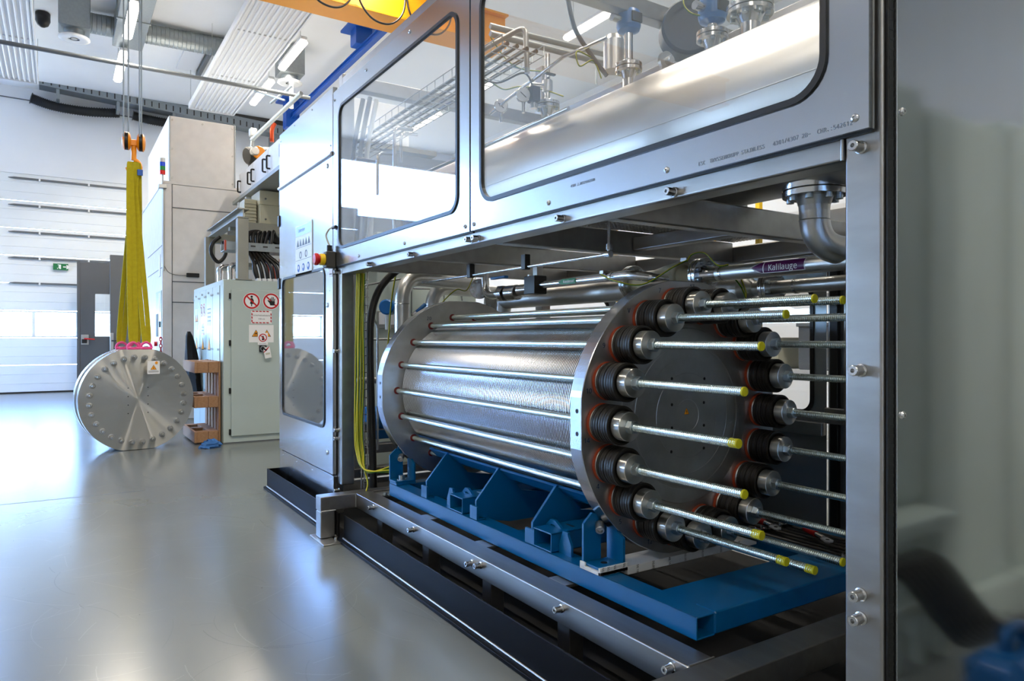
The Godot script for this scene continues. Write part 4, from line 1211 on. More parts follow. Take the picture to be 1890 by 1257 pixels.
func interior_low() -> void:
	# rear wall of the bay
	var rp := thing("rear_cladding", "grey stainless rear panel of the bay behind the rod ends", "panel", V(2.9, 0.24, 1.4))
	part(rp, "sheet", bx(2.905, 2.91, 0.24, 1.47, 0.874, 1.90), M.inner_wall)
	part(rp, "stiffener", bx(2.86, 2.905, 0.24, 1.47, 1.74, 1.80, 0.004), M.tube_steel)
	part(rp, "cross_bar", bx(2.87, 2.905, 0.72, 0.79, 0.874, 1.90, 0.004), M.tube_steel)
	part(rp, "seal", bx(2.88, 2.905, 0.24, 1.47, 1.84, 1.88, 0.004), M.rubber)
	var rd := window_door_back(1.91, 3.32, "rear stainless door with a wide window behind the near end plate")
	var rd2 := window_door_back(3.34, 4.75, "rear stainless door with a wide window behind the far end plate")
	part(rd, "cross_bar", bx(2.87, 2.903, 0.66, 0.72, 1.91, 3.32, 0.004), M.tube_steel)
	# potash lye pipe with its label
	var k := pipe("labelled_pipe", "steel pipe with a violet flow label along the stack top", [V(2.3, 1.366, 0.9), V(2.3, 1.366, 2.06)], 0.0302, M.pipe_steel)
	var lab := mb()
	var labw := mb()
	for s in 14:
		var a0 := deg_to_rad(118 + s * 7.0)
		var a1 := deg_to_rad(118 + (s + 1) * 7.0)
		var f := func(a: float, l: float, r: float) -> Vector3: return V(2.3 + r * cos(a), 1.366 + r * sin(a), l)
		var nn := Vector3(cos((a0 + a1) / 2), sin((a0 + a1) / 2), 0)
		labw.quad(f.call(a0, 1.578, 0.0306), f.call(a1, 1.578, 0.0306), f.call(a1, 1.764, 0.0306), f.call(a0, 1.764, 0.0306), nn)
		if s > 0 and s < 13:
			lab.quad(f.call(a0, 1.582, 0.031), f.call(a1, 1.582, 0.031), f.call(a1, 1.756, 0.031), f.call(a0, 1.756, 0.031), nn)
			var m0 := 1.0 - absf(s - 7.0) / 7.0
			var m1 := 1.0 - absf(s + 1 - 7.0) / 7.0
			lab.quad(f.call(a0, 1.760, 0.031), f.call(a1, 1.760, 0.031), f.call(a1, 1.760 + 0.052 * m1, 0.031), f.call(a0, 1.760 + 0.052 * m0, 0.031), nn)
		var e0 := 1.0 - absf(s - 7.0) / 7.0
		var e1 := 1.0 - absf(s + 1 - 7.0) / 7.0
		labw.quad(f.call(a0, 1.764, 0.0306), f.call(a1, 1.764, 0.0306), f.call(a1, 1.768 + 0.055 * e1, 0.0306), f.call(a0, 1.768 + 0.055 * e0, 0.0306), nn)
	var lw := part(k, "label_edge", labw, M.white_paper)
	part(k, "label_field", lab, M.violet)
	lettering(k, "lettering", "Kalilauge", V(2.3 - 0.0318, 1.367, 1.672), Vector3(0, 0, 1), Vector3.UP, 0.031, M.white_paper)
	clamp_ring(k, V(2.3, 1.366, 1.97), LX, 0.0305)
	flange(k, V(2.3, 1.366, 2.085), LX, 0.075, 8)
	part(k, "neck", mb().lathe(V(2.3, 1.366, 2.0), LX, [Vector2(0.0305, 0), Vector2(0.034, 0.03), Vector2(0.046, 0.07)], 24), M.bright_steel)
	var vb := thing("plastic_valve", "dull grey swept valve body on the labelled pipe above the stack", "valve", V(2.3, 1.29, 2.3))
	part(vb, "body", mb().lathe(V(2.3, 1.366, 2.105), LX, [Vector2(0.034, 0), Vector2(0.038, 0.07), Vector2(0.060, 0.09), Vector2(0.068, 0.13), Vector2(0.058, 0.20), Vector2(0.046, 0.26), Vector2(0.044, 0.40)], 28, true), M.cream)
	part(vb, "collar", mb().cyl(V(2.3, 1.366, 2.19), V(2.3, 1.366, 2.22), 0.071, 28, 0.004), M.cream)
	flange(vb, V(2.3, 1.366, 2.52), LX, 0.078, 8)
	part(vb, "clamp", bx(2.27, 2.33, 1.43, 1.45, 2.15, 2.19, 0.004), M.dull_steel)
	# second pipe behind
	var k2 := pipe("rear_pipe", "second steel pipe with a bolted flange behind the labelled one", [V(2.6, 1.319, 0.9), V(2.6, 1.319, 2.0)], 0.030, M.pipe_steel)
	flange(k2, V(2.6, 1.319, 1.97), LX, 0.075, 8)
	clamp_ring(k2, V(2.6, 1.319, 1.84), LX, 0.0305)
	part(k2, "reducer", mb().lathe(V(2.6, 1.319, 1.99), LX, [Vector2(0.030, 0), Vector2(0.034, 0.06), Vector2(0.068, 0.12), Vector2(0.068, 0.30), Vector2(0.04, 0.36)], 24), M.pipe_steel)
	# thin pipe with a green label and the wide pipe below it
	var tp := pipe("thin_pipe", "thin bright pipe with a small green flow label", [V(2.1, 1.376, 2.40), V(2.1, 1.376, 3.06)], 0.020, M.bright_steel)
	part(tp, "green_label", mb().prism([Vector2(0, 0), Vector2(0.03, 0.013), Vector2(0.14, 0.013), Vector2(0.14, -0.013), Vector2(0.03, -0.013)], V(2.079, 1.376, 2.82), Vector3(0, 0, 1), Vector3.UP, Vector3(-0.0006, 0, 0)), M.sign_green)
	lettering(tp, "lettering", "Kondensat", V(2.0782, 1.376, 2.735), Vector3(0, 0, 1), Vector3.UP, 0.018, M.white_paper)
	clamp_ring(tp, V(2.1, 1.376, 2.43), LX, 0.0205)
	part(tp, "elbow", mb().tube(spline([V(2.1, 1.376, 2.40), V(2.1, 1.374, 2.30), V(2.13, 1.36, 2.22), V(2.2, 1.35, 2.20)], 6), 0.022, 14), M.bright_steel)
	part(tp, "pipe_clamp", bx(2.075, 2.125, 1.39, 1.41, 2.47, 2.5, 0.004), M.dull_steel)
	var sup := thing("pipe_support", "black plastic clamp block holding the thin pipe", "clamp", V(2.1, 1.33, 3.05))
	part(sup, "block", bx(2.06, 2.14, 1.33, 1.425, 3.0, 3.10, 0.004), M.black_plastic)
	part(sup, "strut", bx(2.09, 2.13, 1.425, 1.48, 3.02, 3.06, 0.003), M.tube_steel)
	var wp := pipe("wide_pipe", "wide dull steel pipe below the thin one, above the stack", [V(2.45, 1.345, 2.6), V(2.45, 1.345, 3.92), V(2.45, 1.18, 3.96)], 0.054, M.pipe_steel, 0.03)
	flange(wp, V(2.42, 1.335, 3.96), V(0.25, -0.1, 1), 0.085, 8, 0.018, M.dull_steel)
	# ball valves and flanges at the far side
	var bv := thing("valve_cluster", "cluster of small stainless ball valves above the far end plate", "valve", V(2.2, 1.3, 3.5))
	part(bv, "body", mb().cyl(V(2.18, 1.37, 3.15), V(2.18, 1.37, 3.32), 0.034, 16, 0.004), M.bright_steel)
	part(bv, "body", mb().cyl(V(2.18, 1.36, 3.34), V(2.18, 1.36, 3.44), 0.044, 16, 0.006), M.bright_steel)
	part(bv, "stem", mb().cyl(V(2.18, 1.37, 3.2), V(2.18, 1.45, 3.2), 0.026, 12, 0.003), M.pipe_steel)
	part(bv, "union", mb().cyl(V(2.18, 1.36, 3.46), V(2.18, 1.36, 3.52), 0.05, 6), M.bright_steel)
	part(bv, "elbow", mb().tube(spline([V(2.18, 1.36, 3.52), V(2.19, 1.36, 3.66), V(2.2, 1.40, 3.73), V(2.2, 1.50, 3.74)], 6), 0.024, 12), M.bright_steel)
	part(bv, "blue_lever", bx(2.14, 2.17, 1.445, 1.46, 3.42, 3.58, 0.004), M.instrument_blue, "blue lever")
	flange(bv, V(2.3, 1.42, 3.98), V(0.5, 0, 1), 0.065, 8)
	# two bent process pipes left of the stack
	for q in [[742.0, 512.0, 620.0, 4.15, 860.0, "nearer"], [797.0, 530.0, 640.0, 4.4, 850.0, "farther"]]:
		var a := on_l(q[0], q[2], q[3])
		var b := on_l(q[0], q[1], q[3])
		var t := pipe("bent_pipe", "wide bent stainless pipe beyond the far end plate, the %s one" % q[5], [Vector3(b.x, 0.55, b.z), b, b + Vector3(0.62, 0.0, -0.2)], 0.048, M.pipe_steel, 0.16)
		part(t, "weld", mb().lathe(Vector3(b.x, b.y - 0.17, b.z), Vector3.UP, [Vector2(0.048, 0), Vector2(0.0495, 0.002), Vector2(0.048, 0.004)], 24), M.bright_steel)
		part(t, "weld", mb().lathe(Vector3(b.x, b.y - 0.42, b.z), Vector3.UP, [Vector2(0.048, 0), Vector2(0.0495, 0.002), Vector2(0.048, 0.004)], 24), M.bright_steel)
	# instrument line with its drop
	var il := pipe("impulse_line", "thin bright instrument tube running below the frame's cross beams", [V(1.75, 1.418, 3.68), V(1.75, 1.418, 2.05), V(1.75, 1.56, 2.05)], 0.0065, M.bright_steel, 0.02)
	part(il, "fitting", mb().cyl(V(1.75, 1.418, 2.04), V(1.75, 1.418, 2.07), 0.014, 6).cyl(V(1.75, 1.435, 2.05), V(1.75, 1.455, 2.05), 0.013, 6), M.bright_steel)
	for l in [2.6, 3.1]:
		part(il, "clip", bx(1.735, 1.765, 1.405, 1.474, l, l + 0.035, 0.003), M.black_plastic)
	pipe("cross_line", "thin bright tube crossing behind the bent pipes", [on_l(660, 529, 4.6), on_l(870, 492, 4.1)], 0.007, M.bright_steel)
	pipe("cross_line", "lower thin bright tube crossing behind the bent pipes", [on_l(745, 532, 4.7), on_l(850, 535, 4.7), on_l(853, 555, 4.7)], 0.007, M.bright_steel, 0.05)
	# earth wires over the flanges
	earth_wire("green and yellow wire sagging below the valve body", [V(2.07, 1.39, 2.48), V(2.05, 1.35, 2.36), V(2.10, 1.33, 2.24), V(2.18, 1.40, 2.14), V(2.24, 1.43, 2.12)])
	earth_wire("green and yellow wire bridging the labelled pipe's flange", [V(2.25, 1.425, 2.13), V(2.26, 1.455, 2.11), V(2.27, 1.455, 2.05), V(2.28, 1.40, 1.99), V(2.3, 1.40, 1.95)])
	earth_wire("green and yellow wire looping down behind the stack top", [V(2.36, 1.36, 1.98), V(2.42, 1.31, 1.98), V(2.46, 1.24, 1.98)])
	earth_wire("green and yellow wire hooked under the rear flange", [V(2.5, 1.36, 2.05), V(2.52, 1.28, 2.04), V(2.46, 1.245, 2.05)])
	earth_wire("green and yellow wire hanging before the two bent pipes", [on_l(878, 498, 4.0), on_l(862, 535, 4.0), on_l(842, 535, 4.0), on_l(815, 560, 4.0), on_l(808, 575, 4.0)])
	# large elbow at the upper right
	var el := thing("elbow_pipe", "big dull steel elbow below a bolted flange by the right post", "pipe", V(2.2, 1.35, 1.5))
	var fc := V(2.2, 1.61, 1.492)
	flange(el, fc, Vector3.UP, 0.105, 8, 0.022)
	part(el, "cone", mb().lathe(fc - Vector3(0, 0.022, 0), Vector3.DOWN, [Vector2(0.062, 0), Vector2(0.052, 0.03), Vector2(0.050, 0.05)], 28), M.pipe_steel)
	part(el, "bend", mb().tube(elbows([fc - Vector3(0, 0.05, 0), V(2.2, 1.405, 1.492), V(2.62, 1.405, 1.30)], 0.12, 14), 0.050, 24), M.pipe_steel)
	part(el, "weld", mb().lathe(fc - Vector3(0, 0.10, 0), Vector3.DOWN, [Vector2(0.050, 0), Vector2(0.0518, 0.002), Vector2(0.050, 0.004)], 28), M.dull_steel)
	# power cables in cleats on their ladder
	var ld := thing("cable_ladder", "low steel cable ladder beside the carrying frame", "cable ladder", V(2.65, 0.18, 1.6))
	for x in [2.46, 2.86]:
		part(ld, "side_rail", bx(x, x + 0.012, 0.19, 0.245, 0.95, 2.25, 0.002), M.galvanised)
	for l in [1.05, 1.35, 1.65, 1.95, 2.2]:
		part(ld, "rung", bx(2.46, 2.87, 0.195, 0.215, l, l + 0.03, 0.002), M.galvanised)
	for i in 9:
		var x := 2.49 + i * 0.042
		var t := thing("power_cable", "black power cable lying in the steel cleats of the cable ladder", "cable", V(x, 0.215, 1.6), "power cables on the cable ladder")
		part(t, "jacket", mb().tube(spline([V(x, 0.231, 0.95), V(x, 0.231, 1.6), V(x, 0.231, 2.1), V(x + 0.01, 0.236, 2.3), V(x + 0.02, 0.20, 2.45)], 6), 0.0145, 10), M.cable_black)
	for q in [[2.06, "far"], [1.62, "near"]]:
		for i in 9:
			var x: float = 2.49 + i * 0.042
			var t := thing("cable_cleat", "small steel cable cleat of the %s row on the ladder" % q[1], "cleat", V(x, 0.23, q[0]), "cable cleats of the %s row" % q[1])
			part(t, "saddle", mb().prism([Vector2(-0.019, 0), Vector2(-0.019, 0.02), Vector2(-0.008, 0.034), Vector2(0.008, 0.034), Vector2(0.019, 0.02), Vector2(0.019, 0), Vector2(0.015, 0), Vector2(0.015, 0.018), Vector2(0.006, 0.030), Vector2(-0.006, 0.030), Vector2(-0.015, 0.018), Vector2(-0.015, 0)], V(x, 0.222, q[0]), Vector3.RIGHT, Vector3.UP, Vector3(0, 0, 0.022)), M.bright_steel)
			part(t, "bolt", mb().cyl(V(x + 0.021, 0.235, q[0] - 0.01), V(x + 0.021, 0.268, q[0] - 0.01), 0.005, 8), M.bright_steel)
			part(t, "ear", bx(x - 0.017, x + 0.017, 0.25, 0.256, q[0] - 0.035, q[0] - 0.02, 0.001), M.bright_steel)
	for q in [[1408.0, 963.0, 1424.0, 970.0, 2.0, "behind the rod ends"], [1503.0, 984.0, 1520.0, 993.0, 1.72, "before the rear panel"]]:
		var a := on_y(q[0], q[1], 0.275)
		var b := on_y(q[2], q[3], 0.27)
		var d := (b - a).normalized()
		var t := thing("cable_lug", "tinned cable lug with a red sleeve %s" % q[5], "cable lug", b - Vector3(0, 0.02, 0))
		part(t, "red_sleeve", mb().cyl(a - d * 0.06, a + d * 0.01, 0.014, 14), M.red)
		part(t, "barrel", mb().cyl(a + d * 0.01, b, 0.011, 14), M.bright_steel)
		var sd := Vector3.UP.cross(d).normalized()
		part(t, "palm", mb().prism([Vector2(0, -0.016), Vector2(0.035, -0.020), Vector2(0.045, -0.010), Vector2(0.045, 0.010), Vector2(0.035, 0.020), Vector2(0, 0.016)], b - Vector3(0, 0.004, 0), d, sd, Vector3(0, 0.006, 0)), M.white_coat)
		part(t, "eye", mb().cyl(b + d * 0.024 + Vector3(0, 0.002, 0), b + d * 0.024 + Vector3(0, 0.003, 0), 0.008, 14), M.ink)
	# what stands behind the machine, seen through the rear windows
	var sh := thing("storage_shelf", "steel storage shelf standing behind the machine", "shelf", V(4.6, 0, 3.0))
	for y in [0.3, 0.85, 1.4, 1.95]:
		part(sh, "board", bx(4.3, 4.9, y, y + 0.03, 1.4, 5.0), M.white_coat)
	for l in [1.4, 2.6, 3.8, 4.96]:
		for x in [4.3, 4.86]:
			part(sh, "upright", bx(x, x + 0.04, 0, 2.3, l, l + 0.04), M.yellow)
	var bc := [M.red, M.instrument_blue, M.white_plastic, M.cream, M.strip_grey, M.black_plastic]
	var cn := ["red", "blue", "white", "cream", "grey", "black"]
	for i in 12:
		var l := 1.5 + (i % 6) * 0.58
		var y := 0.88 if i < 6 else 1.43
		var t := thing("storage_box", "%s storage box on the %s board of the shelf behind the machine" % [cn[(i * 5 + i / 6) % 6], "middle" if i < 6 else "upper"], "box", V(4.55, y, l + 0.2), "boxes on the storage shelf")
		part(t, "body", bx(4.35, 4.8, y, y + 0.22 + 0.05 * (i % 3), l, l + 0.42, 0.01), bc[(i * 5 + i / 6) % 6])
		part(t, "rim", bx(4.34, 4.81, y + 0.2 + 0.05 * (i % 3), y + 0.225 + 0.05 * (i % 3), l - 0.01, l + 0.43, 0.005), bc[(i * 5 + i / 6) % 6])

func window_door_back(l0: float, l1: float, label: String) -> Node3D:
	var t := thing("rear_door", label, "door", V(2.905, 0.24, (l0 + l1) / 2))
	var w := Rect2(l0 + 0.075, 0.765, l1 - l0 - 0.15, 0.57)
	part(t, "sheet", mb().ring_plate(Rect2(l0, 0.24, l1 - l0, 1.23), w, 0.05, V(2.905, 0, 0), LX, Vector3.UP, Vector3(0.003, 0, 0)), M.inner_wall)
	part(t, "window_gasket", mb().ring_plate(w.grow(0.014), w.grow(-0.004), 0.05, V(2.898, 0, 0), LX, Vector3.UP, Vector3(0.014, 0, 0), 0.064), M.rubber)
	part(t, "pane", bx(2.9035, 2.9075, w.position.y - 0.008, w.end.y + 0.008, w.position.x - 0.008, w.end.x + 0.008), M.glass)
	return t

func interior_high() -> void:
	var dx := 2.2
	var dy := 1.92
	var r := 0.306
	var t := thing("steel_drum", "long horizontal stainless steel drum behind the upper door window", "drum", V(dx, dy - r, 2.6))
	part(t, "shell", mb().lathe(V(dx, dy, 0.98), LX, [Vector2(r, 0), Vector2(r, 3.3)], 72), M.drum_steel)
	part(t, "weld_seam", mb().cyl(V(dx - r * cos(0.06) - 0.0005, dy - r * sin(0.06), 0.98), V(dx - r * cos(0.06) - 0.0005, dy - r * sin(0.06), 4.28), 0.0016, 5), M.dull_steel)
	for e in [[0.98, 1.0], [4.28, -1.0]]:
		var pr := []
		for i in 9:
			var a := PI / 2 * i / 8
			pr.append(Vector2(r * cos(a), 0.16 * sin(a)))
		part(t, "head", mb().lathe(V(dx, dy, e[0]), Vector3(0, 0, e[1]), pr, 48, true), M.drum_steel)
		part(t, "girth_weld", mb().lathe(V(dx, dy, e[0]), LX, [Vector2(r, 0), Vector2(r + 0.002, 0.004), Vector2(r, 0.008)], 48), M.dull_steel)
	for l in [1.9, 3.4]:
		part(t, "saddle", bx(dx - 0.16, dx + 0.16, 1.574, dy - r * 0.8, l, l + 0.06, 0.004), M.tube_steel)
	for q in [[1.946, 2.307, 0.063], [1.762, 2.339, 0.087], [2.44, 2.34, 0.062], [3.08, 2.345, 0.065]]:
		var c := V(dx, q[1], q[0])
		part(t, "nozzle", mb().lathe(V(dx, dy + r * 0.9, q[0]), Vector3.UP, [Vector2(q[2] * 0.42, 0), Vector2(q[2] * 0.42, q[1] - dy - r * 0.9 - 0.05), Vector2(q[2] * 0.62, q[1] - dy - r * 0.9 - 0.018)], 24), M.bright_steel)
		flange(t, c, Vector3.UP, q[2], 4 if q[2] < 0.07 else 8, 0.018)
	# blue transmitters
	var i := 0
	for q in [[1.946, 2.325, 1.1, "blue round transmitter on the small flange of the drum"], [2.44, 2.358, 1.0, "pale blue transmitter on a stem above the drum's middle flange"]]:
		var c := V(dx, q[1], q[0])
		var s := thing("transmitter", q[3], "transmitter", c)
		var up: float = 0.03 if i == 0 else 0.14
		part(s, "stem", mb().cyl(c, c + Vector3(0, up + 0.02, 0), 0.020, 14), M.bright_steel)
		part(s, "housing", mb().lathe(c + Vector3(0, up, 0), Vector3.UP, [Vector2(0.02, 0), Vector2(0.05, 0.012), Vector2(0.056, 0.03), Vector2(0.056, 0.085), Vector2(0.05, 0.10), Vector2(0, 0.105)], 24), M.instrument_blue)
		part(s, "display", bx(dx - 0.03, dx + 0.03, c.y + up + 0.035, c.y + up + 0.08, q[0] - 0.062, q[0] - 0.05, 0.003), M.ink)
		part(s, "cable_entry", mb().cyl(c + Vector3(-0.05, up + 0.055, 0), c + Vector3(-0.10, up + 0.055, 0), 0.018, 10), M.bright_steel)
		i += 1
	var vt := thing("filter_pot", "grey cylindrical filter pot beyond the drum", "filter", on_l(1133, 132, 2.85))
	var vp := on_l(1133, 132, 2.85)
	part(vt, "pot", mb().lathe(vp, Vector3.UP, [Vector2(0, 0), Vector2(0.055, 0.0), Vector2(0.055, 0.16), Vector2(0.045, 0.185), Vector2(0, 0.19)], 24), M.drum_steel)
	# galvanised struts, bent tube, hoses and wire trays
	for q in [[905.0, 62.0, 1120.0, 118.0, 3.7], [905.0, 48.0, 1180.0, 116.0, 3.9]]:
		var sa := on_l(q[0], q[1], q[4])
		var sb := on_l(q[2], q[3], q[4])
		var st := thing("strut_rail", "galvanised strut rail across the machine top, the %s one" % ("lower" if q[4] < 3.8 else "upper"), "strut", sa)
		part(st, "rail", mb().tube([sa, sb], 0.022, 4), M.galvanised)
		for e in [0.1, 0.9]:
			var c: Vector3 = sa.lerp(sb, e)
			part(st, "drop_rod", mb().cyl(c, Vector3(c.x, 3.3, c.z) if false else c + Vector3(0, -0.16, 0), 0.006, 6), M.zinc)
	pipe("bent_tube", "dark bent tube like a cane inside the wide window", [on_l(880, 98, 3.1), on_l(970, 48, 2.85), on_l(973, 135, 2.85)], 0.013, M.dull_steel, 0.05)
	solo("grey_hose", "grey hose hanging diagonally inside the wide window", "hose", mb().tube(spline([on_l(1045, -20, 2.6), on_l(1060, 50, 2.6), on_l(1090, 100, 2.6), on_l(1120, 140, 2.6)], 8), 0.011, 8), M.strip_grey)
	earth_wire("green and yellow wire drooping under the bent tube", [on_l(905, 68, 3.0), on_l(935, 110, 3.0), on_l(965, 128, 3.0), on_l(1010, 132, 3.0)])
	earth_wire("green and yellow wire looping beside the filter pot", [on_l(1095, 108, 2.6), on_l(1065, 95, 2.6), on_l(1070, 122, 2.6), on_l(1095, 112, 2.6), on_l(1110, 145, 2.6)])
	for q in [[1.74, 2.47, 2.80, 5.1, "upper wire mesh cable tray inside the smaller window"], [2.5, 2.10, 2.4, 3.9, "lower wire mesh cable tray with yellow wires behind the drum"]]:
		var tr := thing("wire_tray", q[4], "cable tray", V(q[0], q[1], (q[2] + q[3]) / 2))
		var m := mb()
		for k in 5:
			m.cyl(V(q[0] + k * 0.06, q[1], q[2]), V(q[0] + k * 0.06, q[1], q[3]), 0.003, 5)
		for s in 2:
			m.cyl(V(q[0] + s * 0.24, q[1] + 0.05, q[2]), V(q[0] + s * 0.24, q[1] + 0.05, q[3]), 0.003, 5)
		var n := int((q[3] - q[2]) / 0.1)
		for k in n + 1:
			var l: float = q[2] + k * 0.1
			m.tube([V(q[0], q[1] + 0.05, l), V(q[0], q[1], l), V(q[0] + 0.24, q[1], l), V(q[0] + 0.24, q[1] + 0.05, l)], 0.003, 4)
		part(tr, "mesh", m, M.galvanised)
		for k in 4:
			var cm: Material = M.cable_black if q[1] > 2.3 or k % 2 else M.cable_yellow
			part(tr, "cable", mb().cyl(V(q[0] + 0.03 + k * 0.055, q[1] + 0.014, q[2]), V(q[0] + 0.03 + k * 0.055, q[1] + 0.014, q[3]), 0.011, 7), cm)
	var dk := thing("perforated_deck", "perforated steel deck plate above the pipes", "deck", V(2.5, 1.575, 2.1))
	var dm := mb()
	for k in 60:
		dm.box(1.62 + k * 0.02, 1.628 + k * 0.02, 1.575, 1.578, 1.75, 2.36)
	for k in 31:
		dm.box(1.62, 2.82, 1.5752, 1.5778, 1.75 + k * 0.02, 1.758 + k * 0.02)
	var dp := part(dk, "perforated_sheet", dm, M.tube_steel)
	dp.set_meta("kind", "stuff")
	part(dk, "edge_strip", bx(1.608, 1.62, 1.57, 1.59, 1.75, 2.36, 0.002), M.tube_steel)
	# blower, lug, gauges and a small valve tree round the drum
	var bp := on_l(1266, 58, 2.35)
	var bw := thing("blower", "round dark blower housing behind the drum's small flange", "blower", bp - Vector3(0, 0.14, 0))
	part(bw, "housing", mb().cyl(bp + Vector3(0.05, 0, -0.06), bp + Vector3(-0.03, 0, 0.05), 0.125, 32, 0.02), M.black_plastic)
	part(bw, "rim", mb().lathe(bp + Vector3(-0.03, 0, 0.05), Vector3(-0.6, 0, 0.8), [Vector2(0.10, 0), Vector2(0.125, 0.004), Vector2(0.118, 0.014), Vector2(0.09, 0.012)], 32), M.duct_dark)
	part(bw, "outlet", mb().cyl(bp + Vector3(0.06, 0.0, -0.05), bp + Vector3(0.1, 0.22, -0.05), 0.06, 20), M.black_plastic)
	var lp := on_l(1230, 114, 2.28)
	var lg := thing("lifting_lug", "steel lifting lug with an eye on the drum's top", "lifting lug", lp - Vector3(0, 0.05, 0))
	part(lg, "lug", mb().lathe(lp + Vector3(0, 0, -0.008), Vector3(0, 0, 1), [Vector2(0.018, 0), Vector2(0.045, 0), Vector2(0.045, 0.016), Vector2(0.018, 0.016)], 28), M.drum_steel)
	part(lg, "pin", mb().cyl(lp + Vector3(0, 0, -0.03), lp + Vector3(0, 0, 0.035), 0.018, 18, 0.002), M.bright_steel)
	part(lg, "root", mb().cbox(lp + Vector3(0.0, -0.045, 0), Vector3(0.07, 0.05, 0.016), 0.002), M.drum_steel)
	for q in [[966.0, 176.0, 3.0, "beside the drum's far flange"], [925.0, 196.0, 3.3, "at the wide window's lower corner"]]:
		var g := on_l(q[0], q[1], q[2])
		var gt := thing("pressure_gauge", "small round pressure gauge %s" % q[3], "gauge", g - Vector3(0, 0.09, 0))
		var ax := Vector3(-0.55, -0.1, 0.83).normalized()
		part(gt, "case", mb().cyl(g - ax * 0.018, g + ax * 0.014, 0.038, 24, 0.003), M.bright_steel)
		part(gt, "dial", mb().cyl(g + ax * 0.014, g + ax * 0.0152, 0.034, 24), M.white_paper)
		part(gt, "needle", mb().cbox(g + ax * 0.0165, Vector3(0.004, 0.04, 0.002), 0, MB.frame(ax) * Basis(Vector3(0, 0, 1), 0.8)), M.ink)
		part(gt, "stem", mb().cyl(g - Vector3(0, 0.09, 0), g - Vector3(0, 0.036, 0), 0.009, 10), M.bright_steel)
	var vp2 := on_l(1010, 205, 3.08)
	var vtree := thing("valve_tree", "slender valve tree standing on the drum's far flange", "valve", V(dx, 2.365, 3.08))
	part(vtree, "stem", mb().cyl(V(dx, 2.363, 3.08), V(dx, 2.62, 3.08), 0.014, 12), M.bright_steel)
	part(vtree, "body", mb().cyl(V(dx, 2.42, 3.08), V(dx, 2.48, 3.08), 0.028, 6), M.dull_steel)
	part(vtree, "side_port", mb().cyl(V(dx, 2.45, 3.08), V(dx - 0.10, 2.45, 3.10), 0.012, 10), M.bright_steel)
	part(vtree, "lever", mb().cbox(V(dx - 0.03, 2.50, 3.04), Vector3(0.10, 0.01, 0.02), 0.002), M.black_plastic)
	var bl2 := on_l(985, 175, 2.98)
	var sv := thing("solenoid_valve", "black solenoid valve with a cable beside the valve tree", "valve", bl2 - Vector3(0, 0.06, 0))
	part(sv, "coil", mb().cbox(bl2, Vector3(0.05, 0.08, 0.06), 0.006), M.black_plastic)
	part(sv, "body", mb().cyl(bl2 - Vector3(0, 0.07, 0), bl2 - Vector3(0, 0.04, 0), 0.02, 6), M.bright_steel)
	part(sv, "lead", mb().tube(spline([bl2 + Vector3(0, 0.03, 0), bl2 + Vector3(-0.06, 0.10, 0), bl2 + Vector3(-0.16, 0.06, -0.1), bl2 + Vector3(-0.26, 0.12, -0.2)], 6), 0.005, 6), M.cable_black)
	earth_wire("green and yellow wire arching over the pressure gauges", [on_l(905, 150, 3.2), on_l(930, 165, 3.2), on_l(960, 160, 3.15), on_l(1000, 165, 3.1), on_l(1040, 178, 3.0)])
	earth_wire("green and yellow wire running to the small blue transmitter", [on_l(1263, -20, 2.0), on_l(1262, 8, 2.0), on_l(1275, 24, 1.98), on_l(1292, 29, 1.96)])
	pipe("drain_tube", "thin bright tube rising diagonally from the gauges", [on_l(905, 210, 3.4), on_l(960, 165, 3.1), on_l(1040, 105, 2.7), on_l(1120, 70, 2.5)], 0.009, M.bright_steel)
	# roof beams of the machine
	var rb := thing("roof_frame", "stainless roof beams of the machine above the doors", "roof frame", V(2.1, 2.56, 2.5))
	for l in [0.82, 2.40, 4.03]:
		part(rb, "cross_beam", bx(1.40, 2.88, 2.58, 2.66, l, l + 0.07, 0.005), M.tube_steel)
	for x in [1.395, 2.82]:
		part(rb, "long_beam", bx(x, x + 0.07, 2.56, 2.63, 0.874, 4.02, 0.005), M.tube_steel)
	# lines seen through the smaller window
	var k := 0
	for q in [[697.0, 282.0, 360.0, 3.4], [728.0, 235.0, 430.0, 3.2], [740.0, 245.0, 300.0, 3.6]]:
		var a := on_l(q[0], q[2], q[3])
		var b := on_l(q[0], q[1], q[3])
		pipe("riser_tube", "thin bright riser tube inside the smaller window, number %s from its left edge" % ["one", "two", "three"][k], [a, b, b + Vector3(0.12, 0.02, -0.05)], 0.008, M.bright_steel, 0.04)
		k += 1
	pipe("instrument_rail", "long thin tube sloping behind the smaller window", [V(1.9, 2.12, 2.5), V(1.9, 2.12, 5.0)], 0.010, M.bright_steel)
	pipe("instrument_rail", "second long thin tube sloping below the first behind the smaller window", [V(1.95, 1.98, 2.5), V(1.95, 1.98, 4.6)], 0.008, M.bright_steel)
	for q in [[655.0, 3.95, "black"], [668.0, 3.9, "grey"], [680.0, 3.92, "white"]]:
		var a := on_l(q[0], 440, q[1])
		solo("riser_cable", "%s cable rising inside the smaller window's left side" % q[2], "cable", mb().tube(spline([Vector3(a.x, 1.56, a.z), Vector3(a.x + 0.02, 1.85, a.z), Vector3(a.x - 0.01, 2.15, a.z), Vector3(a.x + 0.05, 2.5, a.z)], 8), 0.014, 8), M.cable_black if q[2] == "black" else (M.strip_grey if q[2] == "grey" else M.white_plastic))
	var jb := on_l(672, 330, 3.85)
	var jt := thing("junction_box", "dark junction box among cables inside the smaller window", "junction box", jb - Vector3(0, 0.12, 0))
	part(jt, "box", mb().cbox(jb, Vector3(0.12, 0.22, 0.09), 0.01), M.black_plastic)
